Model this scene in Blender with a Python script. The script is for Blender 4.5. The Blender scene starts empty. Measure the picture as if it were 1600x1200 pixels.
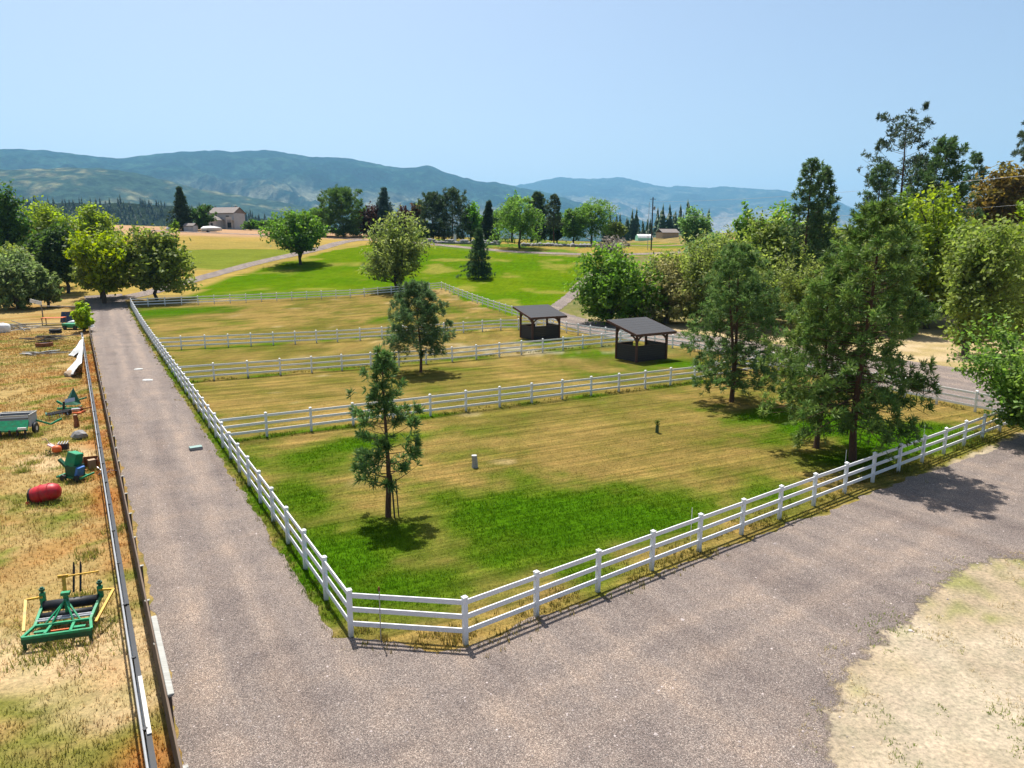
import bpy, bmesh, math, random
import numpy as np
from mathutils import Vector, Matrix

# ------------------------------------------------------------------ camera, sky, sun, exposure
SC = bpy.context.scene
COL = SC.collection
R = math.radians

cam_data = bpy.data.cameras.new('camera')
cam = bpy.data.objects.new('camera', cam_data)
COL.objects.link(cam)
cam_data.sensor_width = 36.0
cam_data.lens = 24.75
cam_data.clip_start = 0.1
cam_data.clip_end = 60000.0
cam.location = (0.0, 0.0, 10.54)
cam.rotation_euler = (math.pi / 2 - 0.195, 0.0, 0.0)
SC.camera = cam
SC.render.resolution_x = 1024
SC.render.resolution_y = 768

SUN_EL, SUN_DIR = R(64), (-0.37, 0.93)          # where the sun stands (ahead, a little to one side)
world = bpy.data.worlds.new('World')
SC.world = world
world.use_nodes = True
wn, wl = world.node_tree.nodes, world.node_tree.links
wn.clear()
wo = wn.new('ShaderNodeOutputWorld')
bg = wn.new('ShaderNodeBackground')
sky = wn.new('ShaderNodeTexSky')
sky.sky_type = 'NISHITA'
sky.sun_disc = False
sky.sun_elevation = SUN_EL
sky.sun_rotation = math.atan2(SUN_DIR[0], SUN_DIR[1])
sky.altitude = 450
sky.air_density = 1.0
sky.dust_density = 4.0
sky.ozone_density = 0.5
bg.inputs['Strength'].default_value = 0.085
wl.new(sky.outputs[0], bg.inputs['Color'])
wl.new(bg.outputs[0], wo.inputs['Surface'])

sl = bpy.data.lights.new('sun', 'SUN')
sun = bpy.data.objects.new('sun', sl)
COL.objects.link(sun)
sl.energy = 5.0
sl.angle = R(0.53)
sl.color = (1.0, 0.955, 0.88)
n_ = math.hypot(*SUN_DIR)
sd = Vector((SUN_DIR[0] / n_ * math.cos(SUN_EL), SUN_DIR[1] / n_ * math.cos(SUN_EL), math.sin(SUN_EL)))
sun.rotation_euler = sd.to_track_quat('Z', 'Y').to_euler()
sun.location = (0, 0, 60)

SC.view_settings.view_transform = 'Standard'
SC.view_settings.look = 'None'
SC.view_settings.exposure = 0.76
SC.view_settings.gamma = 1.0
SC.render.engine = 'CYCLES'
cy = SC.cycles
cy.max_bounces = 6
cy.diffuse_bounces = 3
cy.glossy_bounces = 2
cy.transmission_bounces = 4
cy.transparent_max_bounces = 6
cy.volume_bounces = 1
cy.caustics_reflective = False
cy.caustics_refractive = False
cy.use_denoising = True
try:
    cy.denoiser = 'OPENIMAGEDENOISE'
    cy.denoising_input_passes = 'RGB_ALBEDO_NORMAL'
except Exception:
    pass

# ------------------------------------------------------------------ small tools
rng = np.random.default_rng(7)

def srgb(r, g, b):
    f = lambda c: (c / 255) / 12.92 if c / 255 <= 0.04045 else ((c / 255 + 0.055) / 1.055) ** 2.4
    return (f(r), f(g), f(b))

def vnoise(x, y, seed=0):
    """smooth value noise, 0..1"""
    xi = np.floor(x).astype(np.int64); yi = np.floor(y).astype(np.int64)
    fx = x - xi; fy = y - yi
    fx = fx * fx * (3 - 2 * fx); fy = fy * fy * (3 - 2 * fy)
    def h(a, b):
        n = (a * 374761393 + b * 668265263 + seed * 974711) & 0xFFFFFFFF
        n = ((n ^ (n >> 13)) * 1274126177) & 0xFFFFFFFF
        n = n ^ (n >> 16)
        return (n & 0xFFFFFF) / float(0xFFFFFF)
    return (h(xi, yi) * (1 - fx) + h(xi + 1, yi) * fx) * (1 - fy) + (h(xi, yi + 1) * (1 - fx) + h(xi + 1, yi + 1) * fx) * fy

def fbm(x, y, oct=4, seed=0, gain=0.5):
    a, s, t = 1.0, 0.0, 0.0
    for k in range(oct):
        s = s + a * vnoise(x * 2 ** k + 17.3 * k, y * 2 ** k - 9.1 * k, seed + k)
        t += a; a *= gain
    return s / t

def sst(a, b, v):
    t = np.clip((v - a) / (b - a), 0, 1)
    return t * t * (3 - 2 * t)

def lerp3(c, d, t):
    t = np.asarray(t)[..., None]
    return np.asarray(c) * (1 - t) + np.asarray(d) * t

# terrain height
_A = [(-500, 0), (80, 0), (95, .25), (110, .75), (135, 2.4), (160, 5.0), (190, 8.6), (215, 10.8), (260, 12.4), (330, 13.3),
      (450, 13.6), (560, 10), (900, -60), (1600, -150), (30000, -150)]
_dx = np.arange(-500, 3000, 5.0)
_k = np.exp(-np.linspace(-2, 2, 9) ** 2); _k /= _k.sum()
_sm = np.convolve(np.pad(np.interp(_dx, *zip(*_A)), 4, mode='edge'), _k, 'valid')

def T(x, y):
    x = np.asarray(x, float); y = np.asarray(y, float)
    z = np.interp(y, _dx, _sm)
    fade = 1 - sst(500, 1200, y)
    z = z - 0.035 * np.clip(x, -200, 150) * sst(150, 260, y) * fade
    return z + 7.5 * sst(42, 120, x) * sst(62, 170, y) * fade

def Tz(x, y):
    return float(T(x, y))

def link(o, parent=None):
    COL.objects.link(o)
    if parent is not None:
        o.parent = parent
    return o

def tag(o, label=None, cat=None, group=None, kind=None):
    if label: o['label'] = label
    if cat: o['category'] = cat
    if group: o['group'] = group
    if kind: o['kind'] = kind
    return o

def empty(name, loc, rz=0.0, label=None, cat=None, group=None):
    o = bpy.data.objects.new(name, None)
    o.empty_display_size = 0.2
    o.location = loc
    o.rotation_euler = (0, 0, rz)
    COL.objects.link(o)
    return tag(o, label, cat, group)

def np_mesh(name, V, F, mat, col=None, smooth=False):
    """mesh from arrays: V (n,3), F (m,3 or 4); col per vertex (n,3)"""
    V = np.asarray(V, np.float32); F = np.asarray(F, np.int32)
    me = bpy.data.meshes.new(name)
    k = F.shape[1]
    me.vertices.add(len(V)); me.vertices.foreach_set('co', V.ravel())
    me.loops.add(F.size); me.loops.foreach_set('vertex_index', F.ravel())
    me.polygons.add(len(F))
    me.polygons.foreach_set('loop_start', np.arange(0, F.size, k, dtype=np.int32))
    me.polygons.foreach_set('loop_total', np.full(len(F), k, np.int32))
    if smooth:
        me.polygons.foreach_set('use_smooth', np.ones(len(F), bool))
    if col is not None:
        a = me.color_attributes.new('Col', 'FLOAT_COLOR', 'POINT')
        c = np.ones((len(V), 4), np.float32); c[:, :col.shape[1]] = col
        a.data.foreach_set('color', c.ravel())
    me.update(calc_edges=True)
    if mat: me.materials.append(mat)
    return me

def np_obj(name, V, F, mat, parent=None, col=None, smooth=False):
    return link(bpy.data.objects.new(name, np_mesh(name, V, F, mat, col, smooth)), parent)

class MB:
    """collects shapes into one mesh"""
    def __init__(s):
        s.v = []; s.f = []
    def add(s, vs, fs):
        n = len(s.v); s.v += [tuple(v) for v in vs]; s.f += [tuple(i + n for i in f) for f in fs]; return s
    def box(s, c, d, rot=None, taper=1.0):
        x, y, z = d[0] / 2, d[1] / 2, d[2] / 2
        vs = [Vector((sx * x * (taper if sz > 0 else 1), sy * y * (taper if sz > 0 else 1), sz * z)) for sz in (-1, 1) for sy in (-1, 1) for sx in (-1, 1)]
        if rot is not None:
            vs = [rot @ v for v in vs]
        vs = [v + Vector(c) for v in vs]
        return s.add(vs, [(0, 2, 3, 1), (4, 5, 7, 6), (0, 1, 5, 4), (2, 6, 7, 3), (0, 4, 6, 2), (1, 3, 7, 5)])
    def tube(s, pts, rad, n=8, cap=True):
        pts = [Vector(p) for p in pts]
        if not hasattr(rad, '__len__'): rad = [rad] * len(pts)
        base = len(s.v); up = Vector((0, 0, 1))
        for i, p in enumerate(pts):
            d = (pts[min(i + 1, len(pts) - 1)] - pts[max(i - 1, 0)]).normalized()
            a = d.cross(up if abs(d.z) < 0.95 else Vector((1, 0, 0))).normalized(); b = d.cross(a)
            for k in range(n):
                t = 2 * math.pi * k / n
                s.v.append(tuple(p + (a * math.cos(t) + b * math.sin(t)) * rad[i]))
        for i in range(len(pts) - 1):
            for k in range(n):
                q = base + i * n
                s.f.append((q + k, q + (k + 1) % n, q + n + (k + 1) % n, q + n + k))
        if cap:
            s.f.append(tuple(base + k for k in reversed(range(n))))
            s.f.append(tuple(base + (len(pts) - 1) * n + k for k in range(n)))
        return s
    def bar(s, p, q, w, h=None):
        """square bar from p to q"""
        p, q = Vector(p), Vector(q); d = q - p
        rot = d.to_track_quat('X', 'Z').to_matrix()
        return s.box((p + q) / 2, (d.length, w, h or w), rot)
    def lathe(s, prof, n=20, axis='Z', c=(0, 0, 0), rot=None):
        base = len(s.v)
        for r, z in prof:
            for k in range(n):
                t = 2 * math.pi * k / n
                v = Vector((r * math.cos(t), r * math.sin(t), z))
                if axis == 'X': v = Vector((v.z, v.x, v.y))
                if axis == 'Y': v = Vector((v.y, v.z, v.x))
                if rot is not None: v = rot @ v
                s.v.append(tuple(v + Vector(c)))
        for i in range(len(prof) - 1):
            for k in range(n):
                q = base + i * n
                s.f.append((q + k, q + (k + 1) % n, q + n + (k + 1) % n, q + n + k))
        return s
    def build(s, name, mat, parent=None, smooth=False, bevel=0.0):
        me = bpy.data.meshes.new(name)
        me.from_pydata(s.v, [], s.f)
        if bevel:
            bm = bmesh.new(); bm.from_mesh(me)
            bmesh.ops.bevel(bm, geom=list(bm.edges), offset=bevel, segments=1, affect='EDGES', clamp_overlap=True)
            bm.to_mesh(me); bm.free()
        if smooth:
            for p in me.polygons: p.use_smooth = True
        me.update()
        me.materials.append(mat)
        return link(bpy.data.objects.new(name, me), parent)

# ------------------------------------------------------------------ materials
def new_mat(name):
    m = bpy.data.materials.new(name); m.use_nodes = True
    nt = m.node_tree; nt.nodes.clear()
    out = nt.nodes.new('ShaderNodeOutputMaterial')
    b = nt.nodes.new('ShaderNodeBsdfPrincipled')
    nt.links.new(b.outputs[0], out.inputs['Surface'])
    return m, nt, b, out

def N(nt, typ, **kw):
    n = nt.nodes.new(typ)
    for k, v in kw.items():
        if k in ('scale', 'detail', 'rough'):
            n.inputs[{'scale': 'Scale', 'detail': 'Detail', 'rough': 'Roughness'}[k]].default_value = v
        else:
            setattr(n, k, v)
    return n

def coords(nt, scale=(1, 1, 1), rot=(0, 0, 0), kind='Object'):
    tc = N(nt, 'ShaderNodeTexCoord'); mp = N(nt, 'ShaderNodeMapping')
    mp.inputs['Scale'].default_value = scale; mp.inputs['Rotation'].default_value = rot
    nt.links.new(tc.outputs[kind], mp.inputs['Vector'])
    return mp.outputs[0]

def turned(nt, angle, scale):
    """coordinates turned about z first, then stretched"""
    tc = N(nt, 'ShaderNodeTexCoord'); vr = N(nt, 'ShaderNodeVectorRotate', rotation_type='Z_AXIS'); vr.inputs['Angle'].default_value = angle
    mp = N(nt, 'ShaderNodeMapping'); mp.inputs['Scale'].default_value = scale
    nt.links.new(tc.outputs['Object'], vr.inputs['Vector']); nt.links.new(vr.outputs[0], mp.inputs['Vector'])
    return mp.outputs[0]

def ramp(nt, fac, stops):
    r = N(nt, 'ShaderNodeValToRGB'); e = r.color_ramp.elements
    while len(e) < len(stops): e.new(0.5)
    for i, (p, c) in enumerate(stops):
        e[i].position = p; e[i].color = (*c, 1) if hasattr(c, '__len__') else (c, c, c, 1)
    nt.links.new(fac, r.inputs[0])
    return r.outputs[0]

def mixc(nt, a, b, fac, mode='MIX'):
    m = N(nt, 'ShaderNodeMix', data_type='RGBA', blend_type=mode)
    for s, v in ((m.inputs[6], a), (m.inputs[7], b), (m.inputs[0], fac)):
        if hasattr(v, 'links') or isinstance(v, bpy.types.NodeSocket): nt.links.new(v, s)
        elif hasattr(v, '__len__'): s.default_value = (*v, 1)
        else: s.default_value = v
    return m.outputs[2]

def bump(nt, b, h, strength, dist):
    n = N(nt, 'ShaderNodeBump'); n.inputs['Strength'].default_value = strength; n.inputs['Distance'].default_value = dist
    nt.links.new(h, n.inputs['Height']); nt.links.new(n.outputs[0], b.inputs['Normal'])

def plain(name, c, rough=0.6, metal=0.0, var=0.25, scale=6.0, dirt=None, spec=0.4):
    """painted or raw material with wear: colour varied by noise, optional dirt colour in patches"""
    m, nt, b, out = new_mat(name)
    v = coords(nt)
    n = N(nt, 'ShaderNodeTexNoise', scale=scale, detail=6.0, rough=0.65); nt.links.new(v, n.inputs['Vector'])
    col = ramp(nt, n.outputs[0], [(0.3, tuple(x * (1 - var) for x in c)), (0.7, tuple(min(1, x * (1 + var)) for x in c))])
    if dirt is not None:
        n2 = N(nt, 'ShaderNodeTexNoise', scale=scale * 0.6, detail=8.0, rough=0.7); nt.links.new(v, n2.inputs['Vector'])
        col = mixc(nt, col, dirt, ramp(nt, n2.outputs[0], [(0.5, 0.0), (0.68, 0.8)]))
    nt.links.new(col, b.inputs['Base Color'])
    b.inputs['Roughness'].default_value = rough; b.inputs['Metallic'].default_value = metal
    b.inputs['Specular IOR Level'].default_value = spec
    bump(nt, b, n.outputs[0], 0.15, 0.01)
    return m

def wood(name, c, c2, scale=3.0, rough=0.8, axis=(0.6, 9, 9)):
    m, nt, b, out = new_mat(name)
    v = coords(nt, axis)
    n = N(nt, 'ShaderNodeTexNoise', scale=scale, detail=7.0, rough=0.7); nt.links.new(v, n.inputs['Vector'])
    nt.links.new(ramp(nt, n.outputs[0], [(0.32, c2), (0.68, c)]), b.inputs['Base Color'])
    b.inputs['Roughness'].default_value = rough
    bump(nt, b, n.outputs[0], 0.4, 0.01)
    return m

def leaf_mat(name, trans=0.35, rough=0.55, spec=0.2):
    m, nt, b, out = new_mat(name)
    a = N(nt, 'ShaderNodeVertexColor', layer_name='Col')
    b.inputs['Roughness'].default_value = rough
    b.inputs['Specular IOR Level'].default_value = spec
    nt.links.new(a.outputs[0], b.inputs['Base Color'])
    t = N(nt, 'ShaderNodeBsdfTranslucent')
    hs = N(nt, 'ShaderNodeHueSaturation'); hs.inputs['Value'].default_value = 1.35; hs.inputs['Saturation'].default_value = 1.1
    nt.links.new(a.outputs[0], hs.inputs['Color']); nt.links.new(hs.outputs[0], t.inputs['Color'])
    mx = N(nt, 'ShaderNodeMixShader'); mx.inputs[0].default_value = trans
    nt.links.new(b.outputs[0], mx.inputs[1]); nt.links.new(t.outputs[0], mx.inputs[2])
    nt.links.new(mx.outputs[0], out.inputs['Surface'])
    return m

M = {}
M['leaf'] = leaf_mat('leaf', 0.5)
M['needle'] = leaf_mat('needle', 0.35, 0.5)
M['grass'] = leaf_mat('grass_blade', 0.35, 0.8, 0.06)
M['bark'] = wood('bark', (0.10, 0.075, 0.055), (0.035, 0.027, 0.02), 4.0, 0.95, (6, 6, 1.2))
M['pine_bark'] = wood('pine_bark', (0.15, 0.075, 0.042), (0.05, 0.028, 0.018), 4.0, 0.95, (6, 6, 1.5))
M['grey_bark'] = wood('grey_bark', (0.22, 0.2, 0.17), (0.1, 0.09, 0.075), 4.0, 0.95, (6, 6, 1.5))
M['vinyl'] = plain('white_vinyl', (0.80, 0.80, 0.80), 0.38, 0, 0.03, 2.0, dirt=(0.70, 0.69, 0.65))
m, nt, b, out = new_mat('white_vinyl_post')                # mud splash and algae at the foot
tc = N(nt, 'ShaderNodeTexCoord'); sp_ = N(nt, 'ShaderNodeSeparateXYZ'); nt.links.new(tc.outputs['Object'], sp_.inputs[0])
n1 = N(nt, 'ShaderNodeTexNoise', scale=9.0, detail=6.0, rough=0.7); nt.links.new(coords(nt, kind='Generated'), n1.inputs['Vector'])
ms = N(nt, 'ShaderNodeMath', operation='SUBTRACT'); nt.links.new(n1.outputs[0], ms.inputs[0]); nt.links.new(sp_.outputs[2], ms.inputs[1])
nt.links.new(mixc(nt, (.80, .80, .80), (.42, .39, .27), ramp(nt, ms.outputs[0], [(0.12, 0.0), (0.55, 0.85)])), b.inputs['Base Color'])
b.inputs['Roughness'].default_value = 0.4
M['vinyl_post'] = m
M['brown_wood'] = wood('brown_timber', (0.13, 0.048, 0.026), (0.055, 0.021, 0.013), 3.0, 0.7)
M['dark_wood'] = wood('dark_boards', (0.035, 0.025, 0.022), (0.014, 0.011, 0.01), 3.0, 0.7)
M['old_wood'] = wood('weathered_plank', (0.16, 0.11, 0.075), (0.06, 0.042, 0.03), 3.0, 0.9)
M['grey_wood'] = wood('grey_timber', (0.42, 0.41, 0.37), (0.24, 0.235, 0.21), 3.0, 0.9)
M['roofing'] = plain('roof_felt', (0.030, 0.031, 0.036), 0.8, 0, 0.25, 14.0)
M['green_paint'] = plain('green_paint', (0.006, 0.25, 0.105), 0.5, 0, 0.3, 7.0, dirt=(0.07, 0.12, 0.06))
M['dark_green'] = plain('dark_green_paint', (0.006, 0.08, 0.04), 0.5, 0, 0.3, 5.0)
M['yellow_paint'] = plain('yellow_paint', (0.62, 0.36, 0.03), 0.5, 0, 0.15, 6.0, dirt=(0.3, 0.16, 0.04))
M['red_plastic'] = plain('red_paint', (0.46, 0.012, 0.022), 0.48, 0, 0.25, 5.0, dirt=(0.27, 0.05, 0.035))
M['black'] = plain('black_rubber', (0.018, 0.019, 0.022), 0.55, 0, 0.3, 8.0)
M['steel'] = plain('dull_steel', (0.42, 0.43, 0.45), 0.4, 0.7, 0.2, 8.0)
M['pipe'] = plain('galvanised_pipe', (0.36, 0.36, 0.36), 0.45, 0.3, 0.15, 5.0)
M['rust'] = plain('rusty_steel', (0.24, 0.085, 0.03), 0.85, 0, 0.4, 9.0, dirt=(0.1, 0.04, 0.02))
M['orange'] = plain('orange_paint', (0.6, 0.12, 0.025), 0.55, 0, 0.2, 6.0)
M['white'] = plain('white_sheet', (0.72, 0.72, 0.7), 0.6, 0, 0.1, 3.0, dirt=(0.5, 0.47, 0.4))
M['blue'] = plain('blue_plastic', (0.03, 0.16, 0.5), 0.45, 0, 0.2, 6.0)
M['navy'] = plain('navy_board', (0.03, 0.05, 0.09), 0.7, 0, 0.2, 6.0)
M['stone'] = plain('grey_stone', (0.26, 0.25, 0.245), 0.9, 0, 0.35, 3.0)
M['concrete'] = plain('pale_concrete', (0.5, 0.49, 0.46), 0.9, 0, 0.12, 3.0)
M['house_wall'] = plain('grey_siding', (0.40, 0.40, 0.40), 0.8, 0, 0.08, 1.0)
M['house_trim'] = plain('house_trim', (0.45, 0.43, 0.4), 0.7, 0, 0.08, 1.0)
M['house_roof'] = plain('house_shingles', (0.2, 0.17, 0.155), 0.85, 0, 0.2, 2.0)
M['mint'] = plain('mint_sheet', (0.28, 0.62, 0.45), 0.5, 0, 0.08, 1.0)
M['tan_wall'] = plain('tan_wall', (0.36, 0.26, 0.17), 0.85, 0, 0.12, 1.0)
M['pink'] = plain('faded_pink_cover', (0.62, 0.42, 0.42), 0.7, 0, 0.1, 6.0)
m, nt, b, out = new_mat('window_glass')
b.inputs['Base Color'].default_value = (0.03, 0.035, 0.04, 1); b.inputs['Roughness'].default_value = 0.08
M['glass'] = m

# ------------------------------------------------------------------ layout frame: along and across the paddocks
PA = np.array([-4.42, 17.63])                    # corner post of the white fence
PB = np.array([-1.25, 17.24])                    # second corner post
E1 = np.array([math.cos(R(29.5)), math.sin(R(29.5))])
E2 = np.array([-E1[1], E1[0]])
FD = np.array([math.cos(0.6434), math.sin(0.6434)])   # direction of the front fence
FN = np.array([FD[1], -FD[0]])                        # towards the road

def st(x, y):
    return (x - PA[0]) * E1[0] + (y - PA[1]) * E1[1], (x - PA[0]) * E2[0] + (y - PA[1]) * E2[1]

def ws(s, t):
    return PA[0] + s * E1[0] + t * E2[0], PA[1] + s * E1[1] + t * E2[1]

def pip(x, y, poly):
    inside = np.zeros(np.shape(x), bool)
    n = len(poly)
    for i in range(n):
        (x0, y0), (x1, y1) = poly[i], poly[(i + 1) % n]
        if y0 == y1: continue
        c = ((y0 > y) != (y1 > y)) & (x < (x1 - x0) * (y - y0) / (y1 - y0) + x0)
        inside ^= c
    return inside

def plank_s(t):
    return -4.62 - 0.0355 * t

LAWN = [(-57, 121), (-60, 146), (-55, 168), (-49, 187), (-43, 199), (-36, 214), (-21, 200), (0, 187), (17, 183), (30, 180), (15, 143), (8, 114), (3, 101),
        (-0.5, 102), (-13.5, 133.8), (-40, 121)]
GREEN2 = [(-110, 170), (-62, 160), (-58, 178), (-54, 192), (-70, 192), (-110, 185)]
BLOBS = [(-6.5, 22.5, 2.6, 3.2, 1), (-3.1, 20.3, 4, 2.4, .8), (-4.3, 24.9, 3.2, 2.2, .9), (1.3, 26.5, 5, 3, 1.1), (5, 26.3, 4, 2.2, .95), (.5, 23.7, 4.5, 2.6, .8),
         (8.5, 26.8, 3, 1.5, .5), (-10, 34, 3, 2.2, .8), (-8, 36.7, 4.2, 1.5, .9), (-4.5, 31, 3, 2, .3), (16, 43, 3.5, 2, .95), (18.5, 40.5, 4, 2.2, 1.05),
         (21, 37.2, 4, 2.5, 1.1), (24, 39, 3, 2, .8), (13.7, 45.5, 2, 1.2, .5), (17, 33.5, 3, 2, .7), (10.9, 60, 5, 3, .4), (8.7, 68.5, 4, 2.2, .7), (15, 62.5, 3, 2.5, .85),
         (5.3, 71.5, 4, 1.6, .5), (14, 71, 4, 3, .6), (-18.6, 97.3, 3, 2.5, .5), (-34, 94, 4, 3, .3), (-52, 105.5, 8, 4, .95), (-4, 100, 4, 14, .4),
         (-2, 64, 3, 1.5, .3), (2.5, 77, 3, 2, .6), (-12, 27, 1.6, 2.5, .5), (-8.5, 27.5, 2.0, 4.5, .6), (-3, 22, 5.5, 3.0, .55), (3, 24.5, 7, 2.6, .6), (-12.5, 33, 2, 3, .6), (11, 29, 4, 1.5, .45)]

def ground_col(x, y):
    """real colour of the ground cover at each point (dry grass, green grass, bare earth)"""
    s, t = st(x, y)
    w1 = fbm(x * .35, y * .35, 4, 11); w2 = fbm(x * 1.3, y * 1.3, 3, 23); w3 = fbm(x * .09, y * .09, 3, 31); w4 = fbm(x * 3.1, y * 3.1, 2, 77)
    tan, olive, green, vivid = (.262, .182, .062), (.138, .122, .028), (.066, .118, .007), (.044, .122, .003)
    # --- default: dry scrub
    c = lerp3((.33, .235, .10), (.19, .16, .06), sst(.35, .65, w1))
    # --- paddocks
    df = (x - PB[0]) * FN[0] + (y - PB[1]) * FN[1]
    fl = -2.31 * t / 109
    pad = (s > fl - .55) & (t > -2) & (t < 108.5) & (df < 0.9) & (y > 16.6) & (s < 46.5)
    G = np.zeros(np.shape(x))
    for bx, by, rx, ry, wt in BLOBS:
        q = ((x - bx) * E1[0] + (y - by) * E1[1]) / rx, ((x - bx) * E2[0] + (y - by) * E2[1]) / ry
        G = np.maximum(G, wt * np.exp(-.7 * (q[0] ** 2 + q[1] ** 2)))
    for tl in (22.4, 42.0, 61.0):
        G = np.maximum(G, .55 * np.exp(-((t - tl) / .55) ** 2) * sst(.3, .6, w1))
    G = np.maximum(G, .6 * np.exp(-((s - fl) / .7) ** 2))
    G = np.clip(G * 1.15 + (w1 - .5) * .9 + (w2 - .5) * .45, 0, 1.2)
    dry = lerp3(tan, olive, sst(.32, .68, .5 * w1 + .3 * w3 + .2 * w2 + .03))
    sd_, td = s, t + .06 * s
    far1 = t > 61
    ph = np.where(far1, (s * .86 + t * .5) / 2.1, td / 1.45)
    stripe = .5 + .5 * np.sin(ph * 2 * np.pi + 2.6 * (vnoise(s * .2, t * .2, 5) - .5))
    stripe = stripe * (.35 + .65 * sst(.3, .6, fbm(s * .05, t * .5, 3, 41)))
    dry = dry * (1 + .26 * (stripe - .38))[..., None]
    pc = lerp3(dry, green, sst(.05, .75, G)); pc = lerp3(pc, vivid, sst(.6, 1.1, G) * .8)
    bald = .6 * sst(.74, .82, fbm(x * .3 + 140, y * .3, 3, 52))
    pc = lerp3(pc, (.42, .33, .19), bald * .7 * (1 - sst(.1, .4, G)))
    rocky = sst(.5, .62, fbm(x * .5, y * .5, 3, 57)) * np.exp(-(((x - 1) / 9) ** 2 + ((y - 72) / 3.5) ** 2))
    pc = lerp3(pc, (.36, .33, .27), rocky)
    edge = np.exp(-((df - .35) / .5) ** 2)
    pc = lerp3(pc, (.30, .23, .07), edge * .45 * sst(.35, .6, w2))
    c = np.where(pad[..., None], pc, c)
    ground_col.pad = pad
    # --- dirt lot beside the front road
    lot = (df > .9) & (y < 60) & (s > -4)
    lc = lerp3((.43, .36, .275), (.37, .295, .21), sst(.35, .65, w1)); lc = lerp3(lc, (.20, .21, .07), sst(.60, .72, w2 * .6 + w1 * .4) * .8)
    c = np.where(lot[..., None], lc, c)
    # --- yard
    yard = (s < plank_s(t) - .0) & (t < 135)
    yc = lerp3((.36, .255, .11), (.33, .195, .075), sst(.44, .66, w1)); yc = lerp3(yc, (.17, .165, .04), sst(.53, .70, .6 * w3 + .4 * w2))
    yc = lerp3(yc, (.50, .37, .22), sst(.66, .78, fbm(x * .18 + 9, y * .18, 4, 63)) * .85)
    yc = lerp3(yc, (.13, .16, .025), sst(.62, .72, fbm(x * .8 + 3, y * .8, 3, 69)) * .8)
    yc = lerp3(yc, (.34, .13, .04), np.exp(-((s - plank_s(t) + .6) / .6) ** 2) * sst(.35, .6, w1) * .8)
    c = np.where(yard[..., None], yc, c)
    # --- lawn on the hill
    xx, yy = x + (w1 - .5) * 3, y + (w1 - .5) * 3
    lw = pip(xx, yy, LAWN)
    gl = lerp3((.072, .150, .003), (.110, .170, .005), sst(.3, .7, .6 * w3 + .4 * w1))
    ls = .5 + .5 * np.sin((x * .5 + y * .87) * 2 * np.pi / 3.4)
    gl = gl * (1 + .12 * (ls - .5))[..., None]
    gl = lerp3(gl, (.26, .23, .05), sst(.62, .75, fbm(x * .12 + 7, y * .12, 3, 83)) * .7)
    c = np.where(lw[..., None], gl, c)
    # --- dry upper field with a green swathe
    up = (x < -38) & (y > 125) & (y < 300) & (~lw) & (x > -160)
    uc = lerp3((.36, .255, .075), (.29, .225, .065), sst(.3, .7, w3)); uc = lerp3(uc, (.13, .18, .02), pip(xx, yy, GREEN2) * .85)
    uc = lerp3(uc, (.42, .265, .165), sst(214, 226, y + (w1 - .5) * 8))
    c = np.where(up[..., None], uc, c)
    # --- verge between hill drive and the rocks
    vg = (x > -40) & (x < 60) & (y > 186) & (y < 300) & ~lw
    vc = lerp3((.30, .22, .06), (.10, .17, .02), sst(.4, .6, w3 * .5 + w1 * .5))
    c = np.where(vg[..., None], vc, c)
    # --- dirt bank on the far side of the back road
    bank = (s > 50) & (y < 185)
    bc = lerp3((.50, .385, .25), (.36, .28, .14), sst(.35, .65, w1)); bc = lerp3(bc, (.14, .15, .04), sst(.58, .7, w2 * .5 + w3 * .5) * .8); bc = lerp3(bc, (.12, .13, .04), sst(88, 112, y) * .85)
    c = np.where((bank & ~pad & ~lot & ~lw)[..., None], bc, c)
    # --- valley floor
    vf = sst(300, 600, y)
    c = lerp3(c, lerp3((.07, .09, .035), (.16, .15, .07), sst(.35, .65, fbm(x * .004, y * .004, 4, 91))), vf)
    return .82 * c * (1 + .36 * (w4 - .5) + .25 * (w2 - .5))[..., None]

def axis(lo, dense_lo, dense_hi, hi, step, grow=1.07):
    a = list(np.arange(dense_lo, dense_hi, step))
    d = step; v = a[-1]
    while v < hi:
        d *= grow; v += d; a.append(v)
    d = step; v = a[0]; b = []
    while v > lo:
        d *= grow; v -= d; b.append(v)
    return np.array(b[::-1] + a)

gx = axis(-18500, -32, 32, 18500, .42, 1.07)
g1 = np.arange(11, 62, .42); g2 = np.arange(62, 275, 1.5)
gy = axis(-400, 0, 1, 11, 1.0, 1.2); gy = gy[gy < 10.5]
d_, v_, tail = 1.3, g2[-1], []
while v_ < 18500:
    d_ *= 1.075; v_ += d_; tail.append(v_)
gy = np.concatenate([gy, g1, g2, tail])
GX, GY = np.meshgrid(gx, gy)
GZ = T(GX, GY)
nx, ny = len(gx), len(gy)
ii = (np.arange(ny - 1)[:, None] * nx + np.arange(nx - 1)[None, :]).ravel()
Fq = np.stack([ii, ii + 1, ii + nx + 1, ii + nx], 1)

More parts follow.
